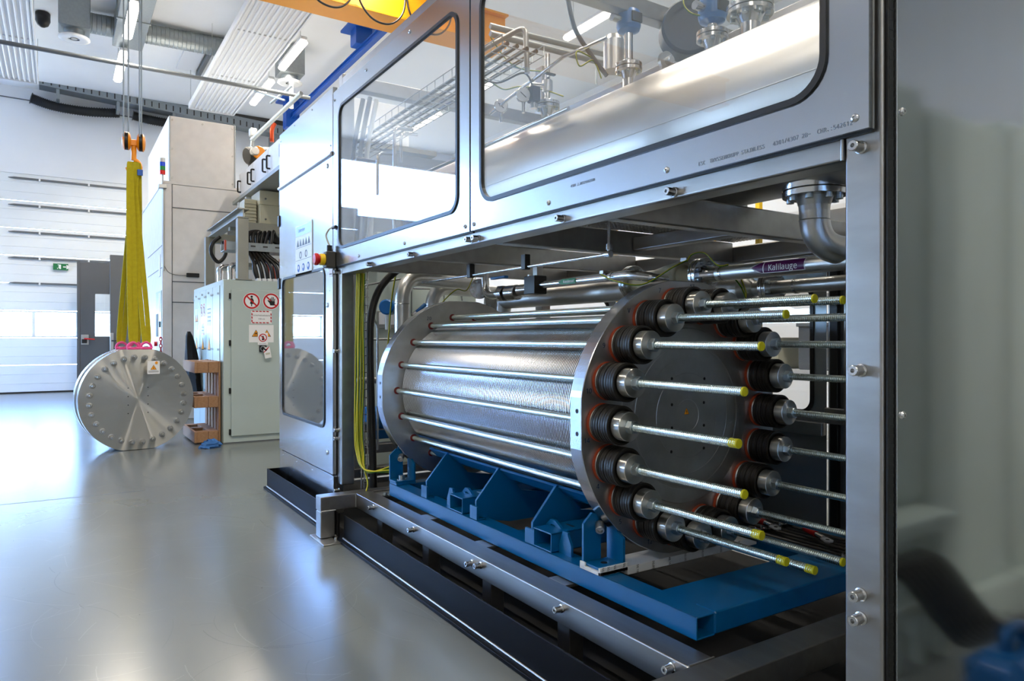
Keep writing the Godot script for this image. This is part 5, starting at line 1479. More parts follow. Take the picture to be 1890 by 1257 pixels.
	part(jt, "label", mb().cbox(jb + Vector3(-0.02, -0.03, 0.047), Vector3(0.07, 0.09, 0.002), 0), M.white_paper)

# ------------------------------------------------------------------ cables and lines at the left post
func left_cables() -> void:
	solo("thick_hose", "thick black hose rising in a curve beside the left post", "hose", mb().tube(spline([on_l(690, 905, 3.95), on_l(686, 780, 3.95), on_l(683, 640, 3.95), on_l(686, 580, 3.95), on_l(700, 535, 3.95), on_l(728, 503, 3.95), on_l(760, 485, 3.95)], 10), 0.022, 14), M.cable_black)
	for k in 6:
		var x := 657.0 + k * 2.6
		var l := 3.93 - 0.012 * (k % 3)
		earth_wire("green and yellow earth cable in the bundle by the left post", [on_l(x + 2, 505, l), on_l(x, 600, l), on_l(x - 1 + 2 * (k % 2), 700, l), on_l(x - 2, 790, l), on_l(x + 1, 835, l - 0.02), on_l(672 + k, 866 + k, l - 0.1), on_l(720, 872 - k * 2, l - 0.25)], 0.0055, "earth cables by the machine post")
	earth_wire("green and yellow earth cable leaving the bundle downwards", [on_l(664, 840, 3.9), on_l(674, 872, 3.85), on_l(678, 900, 3.82), on_l(660, 935, 3.8)], 0.0055)
	earth_wire("long green and yellow wire hanging before the blue instrument", [on_l(733, 492, 4.05), on_l(722, 560, 4.05), on_l(716, 640, 4.05)], 0.005)
	# ladder of wire mesh standing upright with thin lines
	var t := thing("wire_ladder", "upright wire mesh ladder behind the earth cables", "cable tray", on_l(673, 900, 4.02))
	var m := mb()
	for x in [667.0, 672.0, 678.0]:
		m.cyl(on_l(x, 905, 4.02), on_l(x, 490, 4.02), 0.004, 5)
	for k in 26:
		m.cyl(on_l(665, 500 + k * 15.5, 4.02), on_l(680, 502 + k * 15.5, 4.02), 0.003, 4)
	part(t, "mesh", m, M.bright_steel)
	pipe("drain_line", "thin steel line bent beside the thick hose", [on_l(690, 588, 4.1), on_l(697, 600, 4.1), on_l(697, 830, 4.1)], 0.007, M.dull_steel, 0.03)
	pipe("level_line", "horizontal thin steel line behind the thick hose", [on_l(684, 627, 4.6), on_l(722, 626, 4.6)], 0.008, M.dull_steel)
	pipe("return_pipe", "short white-grey pipe crossing behind the thick hose", [on_l(660, 702, 4.5), on_l(720, 702, 4.5)], 0.022, M.drum_steel)
	# blue instrument, display board and pump behind
	var ip := on_l(716, 567, 4.7)
	var it := thing("flow_meter", "blue flow meter head before the grey display cabinet", "instrument", ip - Vector3(0, 0.08, 0))
	part(it, "head", mb().cyl(ip + Vector3(-0.03, 0, 0.04), ip + Vector3(0.04, 0, -0.05), 0.055, 20, 0.01), M.instrument_blue)
	part(it, "cover", mb().cyl(ip + Vector3(0.03, 0.0, -0.03), ip + Vector3(0.06, 0, -0.07), 0.045, 20, 0.006), M.black_plastic)
	part(it, "neck", mb().cyl(ip - Vector3(0, 0.16, 0), ip - Vector3(0, 0.04, 0), 0.02, 12), M.white_plastic)
	var sp := on_x(745, 575, 2.2)
	var vt := thing("hand_valve", "small valve with a blue lever at the far end plate's rim", "valve", on_l(690, 575, 4.2))
	part(vt, "lever", mb().tube([on_l(768, 577, 3.72), on_l(785, 562, 3.72)], 0.012, 8), M.instrument_blue)
	part(vt, "body", mb().cyl(on_l(762, 583, 3.72), on_l(768, 577, 3.72), 0.014, 10), M.bright_steel)
	part(vt, "hose", mb().tube(spline([on_l(762, 583, 3.72), on_l(758, 592, 3.72), on_l(760, 600, 3.72)], 4), 0.006, 6), M.bright_steel)
	# grey cabinets closing the far end of the bay
	var gc := thing("rear_cabinet", "light grey cabinet with a small display at the machine's far end", "cabinet", V(2.6, 0.0, 5.1))
	part(gc, "body", bx(2.0, 2.86, 0.1, 1.9, 5.0, 5.24, 0.01), M.cabinet_grey)
	for x in [2.28, 2.56]:
		part(gc, "door_gap", bx(x, x + 0.008, 0.12, 1.88, 4.996, 5.001), M.strip_grey)
	var dpx := on_l(714, 590, 4.99)
	part(gc, "display_frame", mb().cbox(dpx, Vector3(0.16, 0.13, 0.012), 0.003), M.dull_steel)
	part(gc, "display", mb().cbox(dpx + Vector3(0, 0.008, 0.006), Vector3(0.13, 0.09, 0.004), 0.001), M.screen)
	var pu := on_l(712, 770, 4.6)
	var pt := thing("pump", "blue pump with a steel head behind the earth cables", "pump", pu - Vector3(0, 0.2, 0))
	part(pt, "motor", mb().cyl(pu + Vector3(-0.15, 0, 0), pu + Vector3(0.02, 0, 0), 0.08, 20, 0.01), M.instrument_blue)
	part(pt, "head", mb().cyl(pu + Vector3(0.02, -0.03, 0.04), pu + Vector3(0.10, -0.03, 0.02), 0.09, 20, 0.008), M.dull_steel)
	part(pt, "foot", bx(pu.x - 0.12, pu.x + 0.08, pu.y - 0.14, pu.y - 0.08, -pu.z - 0.06, -pu.z + 0.06, 0.006), M.instrument_blue)
	for k in 3:
		var y := 0.22 + k * 0.12
		solo("base_rail", "steel skid rail behind the far end plate, %s of three" % ["lowest", "middle", "topmost"][k], "rail", bx(1.55, 2.8, y, y + 0.06, 4.25 + k * 0.16, 4.33 + k * 0.16, 0.006), M.rail_steel)

# ------------------------------------------------------------------ the plate on the hook
func ribbon(pts: Array, wide: Vector3, w: float, th: float) -> MB:
	var m := mb()
	for i in pts.size() - 1:
		var d: Vector3 = (pts[i + 1] - pts[i]).normalized()
		var nn := d.cross(wide).normalized()
		var a: Vector3 = pts[i]
		var b: Vector3 = pts[i + 1]
		var x := wide * w / 2
		var z := nn * th / 2
		m.quad(a - x + z, a + x + z, b + x + z, b - x + z, nn)
		m.quad(a - x - z, a + x - z, b + x - z, b - x - z, -nn)
		m.quad(a + x + z, a + x - z, b + x - z, b + x + z, wide)
		m.quad(a - x + z, a - x - z, b - x - z, b - x + z, -wide)
	return m

func hanging_plate() -> void:
	var base := on_y(255, 830, 0.0)
	var turn := deg_to_rad(6.0)
	var xf := Transform3D(Basis(Vector3.UP, turn), Vector3(base.x, 0, base.z))
	var t := local_thing("hanging_end_plate", "thick round steel plate with a ring of bolts, slung from the crane hook", "end plate", xf)
	var R := 0.512
	var FL := 0.492
	var cy := FL + 0.004
	var rad := func(a: float) -> float:
		return minf(R, FL / maxf(absf(sin(a)), 1e-3))
	for q in [["front_plate", 0.0, -0.10], ["middle_block", -0.10, -0.24], ["back_plate", -0.24, -0.34]]:
		var m := mb()
		var rm := mb()
		var s := 120
		var k2: float = 0.9 if q[0] == "middle_block" else 1.0
		for k in s:
			var a := TAU * k / s
			var b := TAU * (k + 1) / s
			var pa: Vector3 = Vector3(cos(a), sin(a), 0) * rad.call(a) * k2
			var pb: Vector3 = Vector3(cos(b), sin(b), 0) * rad.call(b) * k2
			for e in [[q[1], Vector3(0, 0, 1)], [q[2], Vector3(0, 0, -1)]]:
				var o := Vector3(0, cy, e[0])
				for st in 5:
					var i0 := st / 5.0
					var i1 := (st + 1) / 5.0
					m.t(o + pa * i0, o + pa * i1, o + pb * i1, e[1], e[1], e[1], Vector2(float(k) / s, i0), Vector2(float(k) / s, i1), Vector2(float(k + 1) / s, i1))
					if st > 0: m.t(o + pa * i0, o + pb * i1, o + pb * i0, e[1], e[1], e[1], Vector2(float(k) / s, i0), Vector2(float(k + 1) / s, i1), Vector2(float(k + 1) / s, i0))
			var e3 := (pb - pa).normalized()
			rm.quad(Vector3(0, cy, q[1]) + pa, Vector3(0, cy, q[1]) + pb, Vector3(0, cy, q[2]) + pb, Vector3(0, cy, q[2]) + pa, Vector3(e3.y, -e3.x, 0))
		var pl := part(t, q[0], m, M.turned_steel)
		part(pl, "rim", rm, M.plate_rim)
	var bolt := mb().lathe(Vector3.ZERO, Vector3(0, 0, 1), [Vector2(0.029, 0), Vector2(0.029, 0.006), Vector2(0.024, 0.007), Vector2(0.024, 0.034), Vector2(0.021, 0.040), Vector2(0.014, 0.040), Vector2(0.014, 0.072), Vector2(0.010, 0.078), Vector2(0, 0.078)], 18).mesh(M.dull_steel)
	for k in 28:
		var a := TAU * (k + 0.25) / 28.0 + 0.03
		inst(t, "bolt", bolt, Transform3D(Basis.IDENTITY, Vector3(0.420 * cos(a), cy + 0.420 * sin(a), 0)))
	for c in 2:
		for r in 4:
			part(t, "small_hole", mb().cyl(Vector3(-0.088 + 0.176 * c, cy + 0.115 - 0.083 * r, 0), Vector3(-0.088 + 0.176 * c, cy + 0.115 - 0.083 * r, 0.0008), 0.0055, 10), M.ink)
	var sgn := local_thing("warning_card", "small white card with a yellow warning triangle on the hanging plate", "sign", xf * Transform3D(Basis.IDENTITY, Vector3(0.122, cy + 0.255, 0.08)))
	part(sgn, "card", mb().cbox(Vector3(0, 0.06, 0), Vector3(0.112, 0.128, 0.002), 0), M.white_paper)
	part(sgn, "triangle", mb().prism([Vector2(-0.028, 0.038), Vector2(0.028, 0.038), Vector2(0, 0.086)], Vector3(0, 0, 0.001), Vector3.RIGHT, Vector3.UP, Vector3(0, 0, 0.001)), M.ink)
	part(sgn, "triangle_face", mb().prism([Vector2(-0.0235, 0.0405), Vector2(0.0235, 0.0405), Vector2(0, 0.081)], Vector3(0, 0, 0.001), Vector3.RIGHT, Vector3.UP, Vector3(0, 0, 0.0016)), M.sign_yellow)
	part(sgn, "mark", mb().cbox(Vector3(0, 0.055, 0.003), Vector3(0.004, 0.02, 0.001), 0), M.ink)
	for k in 3:
		part(sgn, "text_line", mb().cbox(Vector3(0, 0.026 - k * 0.007, 0.0012), Vector3(0.094, 0.0025, 0.001), 0), M.print_grey)
	part(sgn, "fixing_nut", mb().cyl(Vector3(0.025, 0.105, 0), Vector3(0.025, 0.105, 0.006), 0.013, 12), M.sign_yellow)
	# shackles and slings
	var top := 2.0 * FL + 0.004
	var hook := on_l(247, 306, 7.85)
	var i := 0
	for q in [[-0.035, -0.05, "front left"], [0.080, -0.05, "front right"], [-0.095, -0.29, "rear left"], [0.035, -0.29, "rear right"]]:
		var at := xf * Vector3(q[0], top, q[1])
		var s := local_thing("lifting_eye", "pink swivel lifting eye on the hanging plate's top, %s of four" % q[2], "lifting eye", Transform3D(xf.basis, at))
		part(s, "base", mb().cyl(Vector3.ZERO, Vector3(0, 0.022, 0), 0.034, 16, 0.004), M.pink)
		part(s, "bolt_head", mb().cyl(Vector3(0, 0.022, 0), Vector3(0, 0.032, 0), 0.020, 6), M.dull_steel)
		var arc := []
		for k in 13:
			var a := PI * k / 12.0
			arc.append(Vector3(0.05 * cos(a), 0.012 + 0.058 * sin(a), 0.0))
		part(s, "bow", mb().tube(arc, 0.0125, 8), M.pink)
		part(s, "link_pin", mb().cyl(Vector3(-0.055, 0.012, 0), Vector3(0.055, 0.012, 0), 0.016, 10), M.pink)
		var dn: Vector3 = at + Vector3(0, 0.065, 0)
		var off := Vector3(-0.035 + 0.024 * i, 0, 0.03 - 0.02 * (i % 2))
		var sl := thing("lifting_sling", "yellow textile lifting sling to the %s lifting eye" % q[2], "sling", dn)
		for k in 2:
			var sx := Vector3(0.022 * (k - 0.5) * 2.0, 0, 0.0)
			var m1 := hook + off + Vector3(0.0, -0.06, 0) + sx * 0.35
			var pts := [hook + off * 0.7 + Vector3(0, 0.01, 0), m1, m1.lerp(dn + sx, 0.5) + sx * 0.35, dn + sx + Vector3(0, 0.10, 0), dn + sx * 0.3]
			part(sl, "strand", ribbon(spline(pts, 6), Vector3(0.97, 0, 0.24 * (1 if k else -1)).normalized(), 0.044, 0.012), M.sling)
		part(sl, "loop", mb().tube(spline([hook + off * 0.7 + Vector3(-0.02, -0.05, 0.0), hook + off * 0.7 + Vector3(-0.01, 0.02, 0), hook + off * 0.7 + Vector3(0.02, -0.02, 0)], 6), 0.018, 8), M.sling)
		if i == 1: part(sl, "blue_tag", mb().cbox(hook + Vector3(0.05, -0.07, 0.05), Vector3(0.05, 0.06, 0.012), 0.004), M.sign_blue)
		i += 1

# ------------------------------------------------------------------ control cabinet with its signs
func ban_sign(p: Node3D, c: Vector3, r: float, n: Vector3, ux: Vector3, called := "ban_sign") -> MeshInstance3D:
	var s := part(p, called, mb().cyl(c, c + n * 0.001, r * 1.06, 40), M.white_paper)
	part(s, "red_ring", mb().lathe(c, n, [Vector2(r * 0.80, 0.0012), Vector2(r * 0.80, 0.002), Vector2(r, 0.002), Vector2(r, 0.0012)], 40), M.red)
	return s
func ban_bar(s: Node3D, c: Vector3, r: float, n: Vector3, ux: Vector3) -> void:
	var d := (ux - Vector3.UP).normalized()
	var e := (ux + Vector3.UP).normalized()
	part(s, "red_bar", mb().prism([Vector2(-r * 0.85, -r * 0.09), Vector2(r * 0.85, -r * 0.09), Vector2(r * 0.85, r * 0.09), Vector2(-r * 0.85, r * 0.09)], c + n * 0.0012, d, e, n * 0.0012), M.red)
func tri_sign(p: Node3D, c: Vector3, r: float, n: Vector3, ux: Vector3) -> MeshInstance3D:
	var o := [Vector2(-r, -r * 0.8), Vector2(r, -r * 0.8), Vector2(0, r * 0.93)]
	var s := part(p, "warning_triangle", mb().prism(o, c, ux, Vector3.UP, n * 0.0012), M.ink)
	part(s, "yellow_field", mb().prism([o[0] * 0.80 + Vector2(0, -0.04 * r), o[1] * 0.80 + Vector2(0, -0.04 * r), o[2] * 0.80], c, ux, Vector3.UP, n * 0.002), M.sign_yellow)
	return s

func control_cabinet() -> void:
	var fl := 7.79
	var x0 := 1.43
	var x1 := 2.75
	var top := 1.714
	var t := thing("control_cabinet", "pale grey-green control cabinet with warning signs beside the enclosure", "cabinet", V(2.0, 0, 8.7))
	part(t, "body", bx(x0, x1, 0.0, top, fl, 9.69, 0.008), M.cabinet_grey)
	var dx0 := on_l(426, 600, fl).x
	var door := part(t, "door", bx(dx0, x1 - 0.1, 0.075, 1.61, fl - 0.022, fl, 0.006), M.cabinet_grey)
	for y in [1.54, 1.05, 0.55, 0.12]:
		part(door, "hinge", bx(dx0 - 0.02, dx0 - 0.002, y - 0.03, y + 0.03, fl - 0.02, fl, 0.003), M.black_plastic)
	var z := fl - 0.0225
	var n := Vector3(0, 0, 1)
	var ux := Vector3.RIGHT
	var u := 0.00565
	var c := on_l(464.5, 555.5, z)
	var s := ban_sign(door, c, 0.083, n, ux)
	part(s, "figure_head", mb().cyl(c + Vector3(0, 0.045, 0.001), c + Vector3(0, 0.045, 0.0016), 0.012, 16), M.ink)
	part(s, "figure", mb().prism([Vector2(-0.012, 0.03), Vector2(0.010, 0.03), Vector2(0.024, -0.002), Vector2(0.016, -0.012), Vector2(0.02, -0.032), Vector2(0.004, -0.032), Vector2(0.004, -0.056), Vector2(-0.006, -0.056), Vector2(-0.006, -0.032), Vector2(-0.018, -0.030), Vector2(-0.010, 0.0)], c, ux, Vector3.UP, n * 0.0016), M.ink)
	ban_bar(s, c, 0.083, n, ux)
	c = on_l(500.5, 556, z)
	s = ban_sign(door, c, 0.083, n, ux)
	ban_bar(s, c, 0.083, n, ux)
	part(s, "palm", mb().prism([Vector2(-0.01, -0.045), Vector2(0.03, -0.045), Vector2(0.038, -0.015), Vector2(0.036, 0.0), Vector2(-0.008, 0.0), Vector2(-0.035, 0.012), Vector2(-0.038, 0.004), Vector2(-0.018, -0.02)], c, ux, Vector3.UP, n * 0.003), M.ink)
	for f in [[-0.004, 0.035, -0.08], [0.008, 0.048, 0.0], [0.021, 0.046, 0.08], [0.034, 0.030, 0.22]]:
		part(s, "finger", mb().cbox(c + Vector3(f[0], f[1] / 2 - 0.002, 0.0022), Vector3(0.008, f[1], 0.0016), 0, Basis(Vector3(0, 0, 1), -f[2])), M.ink)
	# distance notice with a red striped edge
	var a := on_l(463.5, 597, z)
	var b := on_l(501.5, 574, z)
	var w := b.x - a.x
	var h := b.y - a.y
	var mid := (a + b) / 2
	var nt := part(door, "distance_notice", mb().cbox(mid, Vector3(w, h, 0.0015), 0), M.white_paper)
	for k in 5:
		for e in [-1, 1]:
			part(nt, "red_stripe", mb().prism([Vector2(0, 0), Vector2(0.025, 0), Vector2(0.018, 0.011), Vector2(-0.007, 0.011)], Vector3(a.x + 0.014 + k * (w - 0.03) / 5.0, mid.y + e * (h / 2 - 0.008) - 0.005, mid.z + 0.0008), ux, Vector3.UP, n * 0.0008), M.red)
	for k in 3:
		for e in [-1, 1]:
			part(nt, "red_stripe", mb().prism([Vector2(0, 0), Vector2(0.011, -0.006), Vector2(0.011, 0.018), Vector2(0, 0.024)], Vector3(mid.x + e * (w / 2 - 0.008) - 0.005, a.y + 0.018 + k * (h - 0.03) / 3.0, mid.z + 0.0008), ux, Vector3.UP, n * 0.0008), M.red)
	lettering(nt, "text", "Sicherheitsabstand", mid + Vector3(0, 0.018, 0.0012), ux, Vector3.UP, 0.021, M.ink)
	lettering(nt, "text", "100 cm", mid + Vector3(0, -0.02, 0.0012), ux, Vector3.UP, 0.021, M.ink)
	# board with two warning triangles, over it a small ban sign
	a = on_l(459.5, 632, z)
	b = on_l(505, 600, z)
	mid = (a + b) / 2
	var bd := part(door, "warning_board", mb().cbox(mid, Vector3(b.x - a.x, b.y - a.y, 0.0015), 0), M.white_paper)
	var ts := tri_sign(bd, on_l(472.5, 615.5, z) + Vector3(0, 0, 0.0008), 0.043, n, ux)
	part(bd, "magnet_mark", mb().prism([Vector2(-0.014, -0.026), Vector2(-0.014, 0.0), Vector2(-0.008, 0.008), Vector2(0.008, 0.008), Vector2(0.014, 0.0), Vector2(0.014, -0.026), Vector2(0.007, -0.026), Vector2(0.007, -0.004), Vector2(-0.007, -0.004), Vector2(-0.007, -0.026)], on_l(472.5, 615.5, z) + Vector3(0, 0, 0.003), ux, Vector3.UP, n * 0.0008), M.ink)
	tri_sign(bd, on_l(492.5, 615.5, z) + Vector3(0, 0, 0.0008), 0.043, n, ux)
	c = on_l(485, 625.5, z) + Vector3(0, 0, 0.004)
	var cd := part(door, "ban_card", mb().cbox(c, Vector3(0.105, 0.13, 0.0015), 0), M.white_paper)
	var cc := c + Vector3(0, 0.012, 0.001)
	part(cd, "red_ring", mb().lathe(cc, n, [Vector2(0.034, 0.0), Vector2(0.034, 0.001), Vector2(0.043, 0.001), Vector2(0.043, 0.0)], 36), M.red)
	part(cd, "figure", mb().prism([Vector2(-0.006, 0.02), Vector2(0.006, 0.02), Vector2(0.016, -0.01), Vector2(0.008, -0.008), Vector2(0.012, -0.026), Vector2(-0.012, -0.026), Vector2(-0.006, -0.004)], cc, ux, Vector3.UP, n * 0.0008), M.ink)
	part(cd, "red_bar", mb().prism([Vector2(-0.036, -0.004), Vector2(0.036, -0.004), Vector2(0.036, 0.004), Vector2(-0.036, 0.004)], cc, (ux - Vector3.UP).normalized(), (ux + Vector3.UP).normalized(), n * 0.0012), M.red)
	lettering(cd, "text", "Nicht schalten", c + Vector3(0, -0.052, 0.001), ux, Vector3.UP, 0.011, M.ink)
	c = on_l(485, 643.5, z)
	var sw := part(door, "main_switch", mb().cbox(c + Vector3(0, 0, 0.008), Vector3(0.075, 0.07, 0.016), 0.004), M.black_plastic)
	part(sw, "ring", mb().lathe(c + Vector3(0, 0, 0.016), n, [Vector2(0.02, 0), Vector2(0.02, 0.004), Vector2(0.03, 0.004), Vector2(0.03, 0)], 24), M.dull_steel)
	part(sw, "knob", mb().cbox(c + Vector3(0.012, -0.006, 0.028), Vector3(0.055, 0.022, 0.02), 0.005, Basis(n, -0.6)), M.black_plastic)
	var tg := thing("lockout_tag", "red and white lockout tag hanging on the cabinet's main switch", "tag", on_l(494, 662, z - 0.03))
	var tc := on_l(493.5, 651, z - 0.035)
	part(tg, "tag", mb().cbox(tc, Vector3(0.068, 0.115, 0.002), 0, Basis(n, 0.18)), M.white_paper)
	for k in 3:
		part(tg, "red_stripe", mb().cbox(tc + Vector3(-0.008 - 0.008 * k + 0.005, 0.045 - k * 0.013, 0.0014), Vector3(0.058, 0.006, 0.001), 0, Basis(n, 0.75)), M.red)
	part(tg, "string", mb().tube([tc + Vector3(-0.012, 0.055, 0), on_l(486, 640, z - 0.03)], 0.002, 5), M.white_plastic)
	part(tg, "text_line", mb().cbox(tc + Vector3(0.004, -0.01, 0.0014), Vector3(0.045, 0.02, 0.001), 0, Basis(n, 0.18)), M.cream)
	# the long side: plates with knobs and signs
	var xs := x0 - 0.001
	var ls := [9.66, 9.20, 8.78, 8.36, 7.96]
	for k in 4:
		var pn := part(t, "side_plate", bx(x0 - 0.006, x0, 0.03, 1.66, ls[k + 1] + 0.006, ls[k] - 0.006, 0.002), M.cabinet_grey)
		for y in [1.575, 0.98, 0.5]:
			for e in [ls[k + 1] + 0.035, ls[k] - 0.035]:
				part(pn, "knob", mb().cyl(V(x0 - 0.006, y, e), V(x0 - 0.022, y, e), 0.012, 10), M.bright_steel)
		if k < 3: part(pn, "knob", mb().cyl(V(x0 - 0.006, 1.61, (ls[k] + ls[k + 1]) / 2), V(x0 - 0.022, 1.61, (ls[k] + ls[k + 1]) / 2), 0.012, 10), M.bright_steel)
		var lm: float = (ls[k] + ls[k + 1]) / 2
		var nx := Vector3.LEFT
		var uz := Vector3(0, 0, 1)
		if k < 3:
			var q := tri_sign(pn, V(x0 - 0.0065, 1.03, lm), 0.085, nx, uz)
		if k == 0:
			part(pn, "sign_card", mb().cbox(V(x0 - 0.007, 1.33, lm), Vector3(0.001, 0.26, 0.22), 0), M.white_paper)
			tri_sign(pn, V(x0 - 0.008, 1.34, lm + 0.05), 0.05, nx, uz)
			tri_sign(pn, V(x0 - 0.008, 1.34, lm - 0.05), 0.05, nx, uz)
		if k == 1:
			for e in [0.09, -0.09]:
				var q := ban_sign(pn, V(x0 - 0.0065, 1.43, lm + e), 0.075, nx, uz)
				ban_bar(q, V(x0 - 0.0065, 1.43, lm + e), 0.075, nx, uz)
				part(q, "figure", mb().cbox(V(x0 - 0.009, 1.43, lm + e), Vector3(0.001, 0.08, 0.03), 0), M.ink)
			part(pn, "sign_card", mb().cbox(V(x0 - 0.007, 1.21, lm), Vector3(0.001, 0.14, 0.19), 0), M.white_paper)
			for e in [0.062, -0.062]: part(pn, "red_stripe", mb().cbox(V(x0 - 0.0078, 1.21 + e, lm), Vector3(0.001, 0.012, 0.18), 0), M.red)
			for e in [0.02, -0.02]: part(pn, "text_line", mb().cbox(V(x0 - 0.0078, 1.21 + e, lm), Vector3(0.001, 0.014, 0.13), 0), M.print_grey)
		if k == 2:
			part(pn, "sign_card", mb().cbox(V(x0 - 0.007, 1.36, lm), Vector3(0.001, 0.24, 0.26), 0), M.white_paper)
			for e in 4: part(pn, "text_line", mb().cbox(V(x0 - 0.0078, 1.43 - e * 0.045, lm), Vector3(0.001, 0.012, 0.2), 0), M.print_grey)
	part(t, "base_seal", bx(x0 + 0.005, x1, 0, 0.012, fl - 0.004, fl), M.strip_grey)
	for k in 6:
		part(t, "cable_gland", bx(1.78 + k * 0.056, 1.825 + k * 0.056, top, top + 0.03, fl + 0.05, fl + 0.13, 0.006), M.white_coat)
	# beam frame standing on the cabinet
	var fr := thing("beam_frame", "grey steel beam frame standing on the control cabinet", "beam frame", V(1.6, top, 8.7))
	var pa := on_l(447, 513, 7.86)
	var pb := on_l(387, 518, 9.55)
	for p in [pa, pb]:
		part(fr, "post", bx(p.x - 0.055, p.x + 0.055, top + 0.012, 2.37, -p.z - 0.05, -p.z + 0.05, 0.004), M.beam_grey)
		part(fr, "post_plate", bx(p.x - 0.085, p.x + 0.085, top, top + 0.012, -p.z - 0.08, -p.z + 0.08, 0.002), M.beam_grey)
	var bxx := (pa.x + pb.x) / 2
	part(fr, "beam_web", bx(pa.x - 0.006, pa.x + 0.006, 2.38, 2.47, 7.80, 9.65), M.beam_grey)
	part(fr, "beam_flange", bx(pa.x - 0.06, pa.x + 0.06, 2.46, 2.475, 7.80, 9.65, 0.003), M.beam_grey)
	part(fr, "beam_flange", bx(pa.x - 0.06, pa.x + 0.06, 2.37, 2.385, 7.80, 9.65, 0.003), M.beam_grey)
	part(fr, "cross_beam", bx(pa.x, 3.2, 2.30, 2.42, 9.5, 9.6, 0.004), M.beam_grey)
	part(fr, "cross_beam", bx(pa.x, 3.2, 2.33, 2.44, 8.5, 8.6, 0.004), M.beam_grey)
	# cable tray and looped cables above
	var ct := thing("ladder_tray", "galvanised slotted tray carrying black cable loops above the cabinet", "cable tray", V(2.1, 2.02, 8.3))
	part(ct, "side", bx(1.5, 2.9, 2.06, 2.14, 8.0, 8.012), M.galvanised)
	part(ct, "side", bx(1.5, 2.9, 2.06, 2.14, 8.3, 8.312), M.galvanised)
	part(ct, "bottom", bx(1.5, 2.9, 2.05, 2.06, 8.0, 8.312), M.galvanised)
	part(ct, "end_cap", bx(1.48, 1.5, 2.04, 2.15, 8.0, 8.02), M.orange_ring, "orange end cap")
	for k in 8: part(ct, "slot", bx(1.62 + k * 0.13, 1.67 + k * 0.13, 2.095, 2.11, 7.997, 8.0), M.tray_dark)
	for k in 7:
		var dx := 0.035 * k
		var p0 := V(1.80 + 0.055 * (k % 6), top + 0.02, 7.90)
		solo("looped_cable", "thick black cable looping from the cabinet top over the tray", "cable", mb().tube(spline([p0, p0 + Vector3(-0.03, 0.16, -0.02), V(1.74 + dx, 2.06, 8.05), V(1.70 + dx * 1.5, 2.22 + 0.012 * k, 8.12), V(1.86 + dx, 2.29 - 0.01 * k, 8.16), V(2.02 + dx, 2.20 - 0.014 * k, 8.16), V(2.3 + dx, 2.04, 8.16)], 7), 0.021, 8), M.cable_black, "looped cables above the control cabinet")
	solo("cable_coil", "black cable coil hanging behind the beam frame post", "cable", mb().tube(spline([V(1.6, 2.30, 8.9), V(1.52, 2.22, 8.9), V(1.5, 2.1, 8.9), V(1.58, 2.0, 8.9), V(1.66, 2.1, 8.9), V(1.63, 2.25, 8.9)], 7), 0.022, 10), M.cable_black)
	for q in [[406.0, 9.0, "farther"], [426.0, 8.7, "nearer"]]:
		var p := on_l(q[0], 515, q[1])
		var v := thing("pipe_valve", "steel pipe stub with a brass union on the cabinet, the %s one" % q[2], "valve", Vector3(p.x, top, p.z))
		part(v, "union", mb().cyl(Vector3(p.x, top, p.z), Vector3(p.x, top + 0.05, p.z), 0.05, 6), M.copper)
		part(v, "stub", mb().cyl(Vector3(p.x, top + 0.05, p.z), Vector3(p.x, top + 0.19, p.z), 0.038, 16), M.bright_steel)
		part(v, "knee", mb().tube(elbows([Vector3(p.x, top + 0.15, p.z), Vector3(p.x, top + 0.235, p.z), Vector3(p.x + 0.25, top + 0.235, p.z)], 0.06), 0.042, 14), M.bright_steel)
	for k in 4:
		solo("copper_bar", "upright copper bar behind the cables on the cabinet", "copper bar", bx(2.02 + k * 0.075, 2.06 + k * 0.075, top, 2.03, 8.45, 8.47, 0.002), M.copper, "copper bars on the control cabinet")
	# pallet, rag and coat at the cabinet's foot
	var pp := on_y(402, 812, 0)
	var P := thing("pallet", "worn wooden pallet leaning upright against the control cabinet", "pallet", V(1.3, 0, 8.3))
	for k in 3:
		var y := 0.02 + k * 0.36
		part(P, "runner", bx(1.16, 1.39, y, y + 0.115, 7.86, 8.66, 0.004) if false else bx(1.30, 1.395, y, y + 0.115, 7.86, 8.66, 0.004), M.wood)
		for l in [7.87, 8.22, 8.56]:
			part(P, "block", bx(1.19, 1.30, y, y + 0.115, l, l + 0.10, 0.004), M.wood)
		part(P, "face_board", bx(1.165, 1.19, y, y + 0.115, 7.86, 8.66, 0.003), M.wood)
	for l in [7.86, 8.02, 8.2, 8.38, 8.56]:
		part(P, "deck_board", bx(1.397, 1.418, 0.02, 0.86, l, l + 0.11, 0.003), M.wood)
	var rp := on_y(389, 826, 0.0)
	var rm := mb()
	var nz := FastNoiseLite.new()
	nz.seed = 4
	nz.frequency = 9.0
	var G := 14
	var pt := func(i: int, j: int) -> Vector3:
		var an := TAU * i / G
		var fr2 := float(j) / 7.0
		var rr := 0.085 * (1.0 - fr2 * fr2) * (1.0 + 0.5 * nz.get_noise_2d(cos(an), sin(an) + fr2))
		return rp + Vector3(rr * 1.25 * cos(an), 0.075 * sin(fr2 * PI / 2) * (1.0 + 0.6 * nz.get_noise_2d(an, fr2 * 3.0)), rr * sin(an))
	for i in G:
		for j in 7:
			var p0: Vector3 = pt.call(i, j)
			var p1: Vector3 = pt.call((i + 1) % G, j)
			var p2: Vector3 = pt.call((i + 1) % G, j + 1)
			var p3: Vector3 = pt.call(i, j + 1)
			var nn := (p1 - p0).cross(p3 - p0).normalized()
			if nn.dot(p0 - rp + Vector3(0, 0.02, 0)) < 0: nn = -nn
			rm.quad(p0, p1, p2, p3, nn)
	solo("rag", "crumpled blue cloth on the floor by the cabinet corner", "cloth", rm, M.rag)
	var cm := mb()
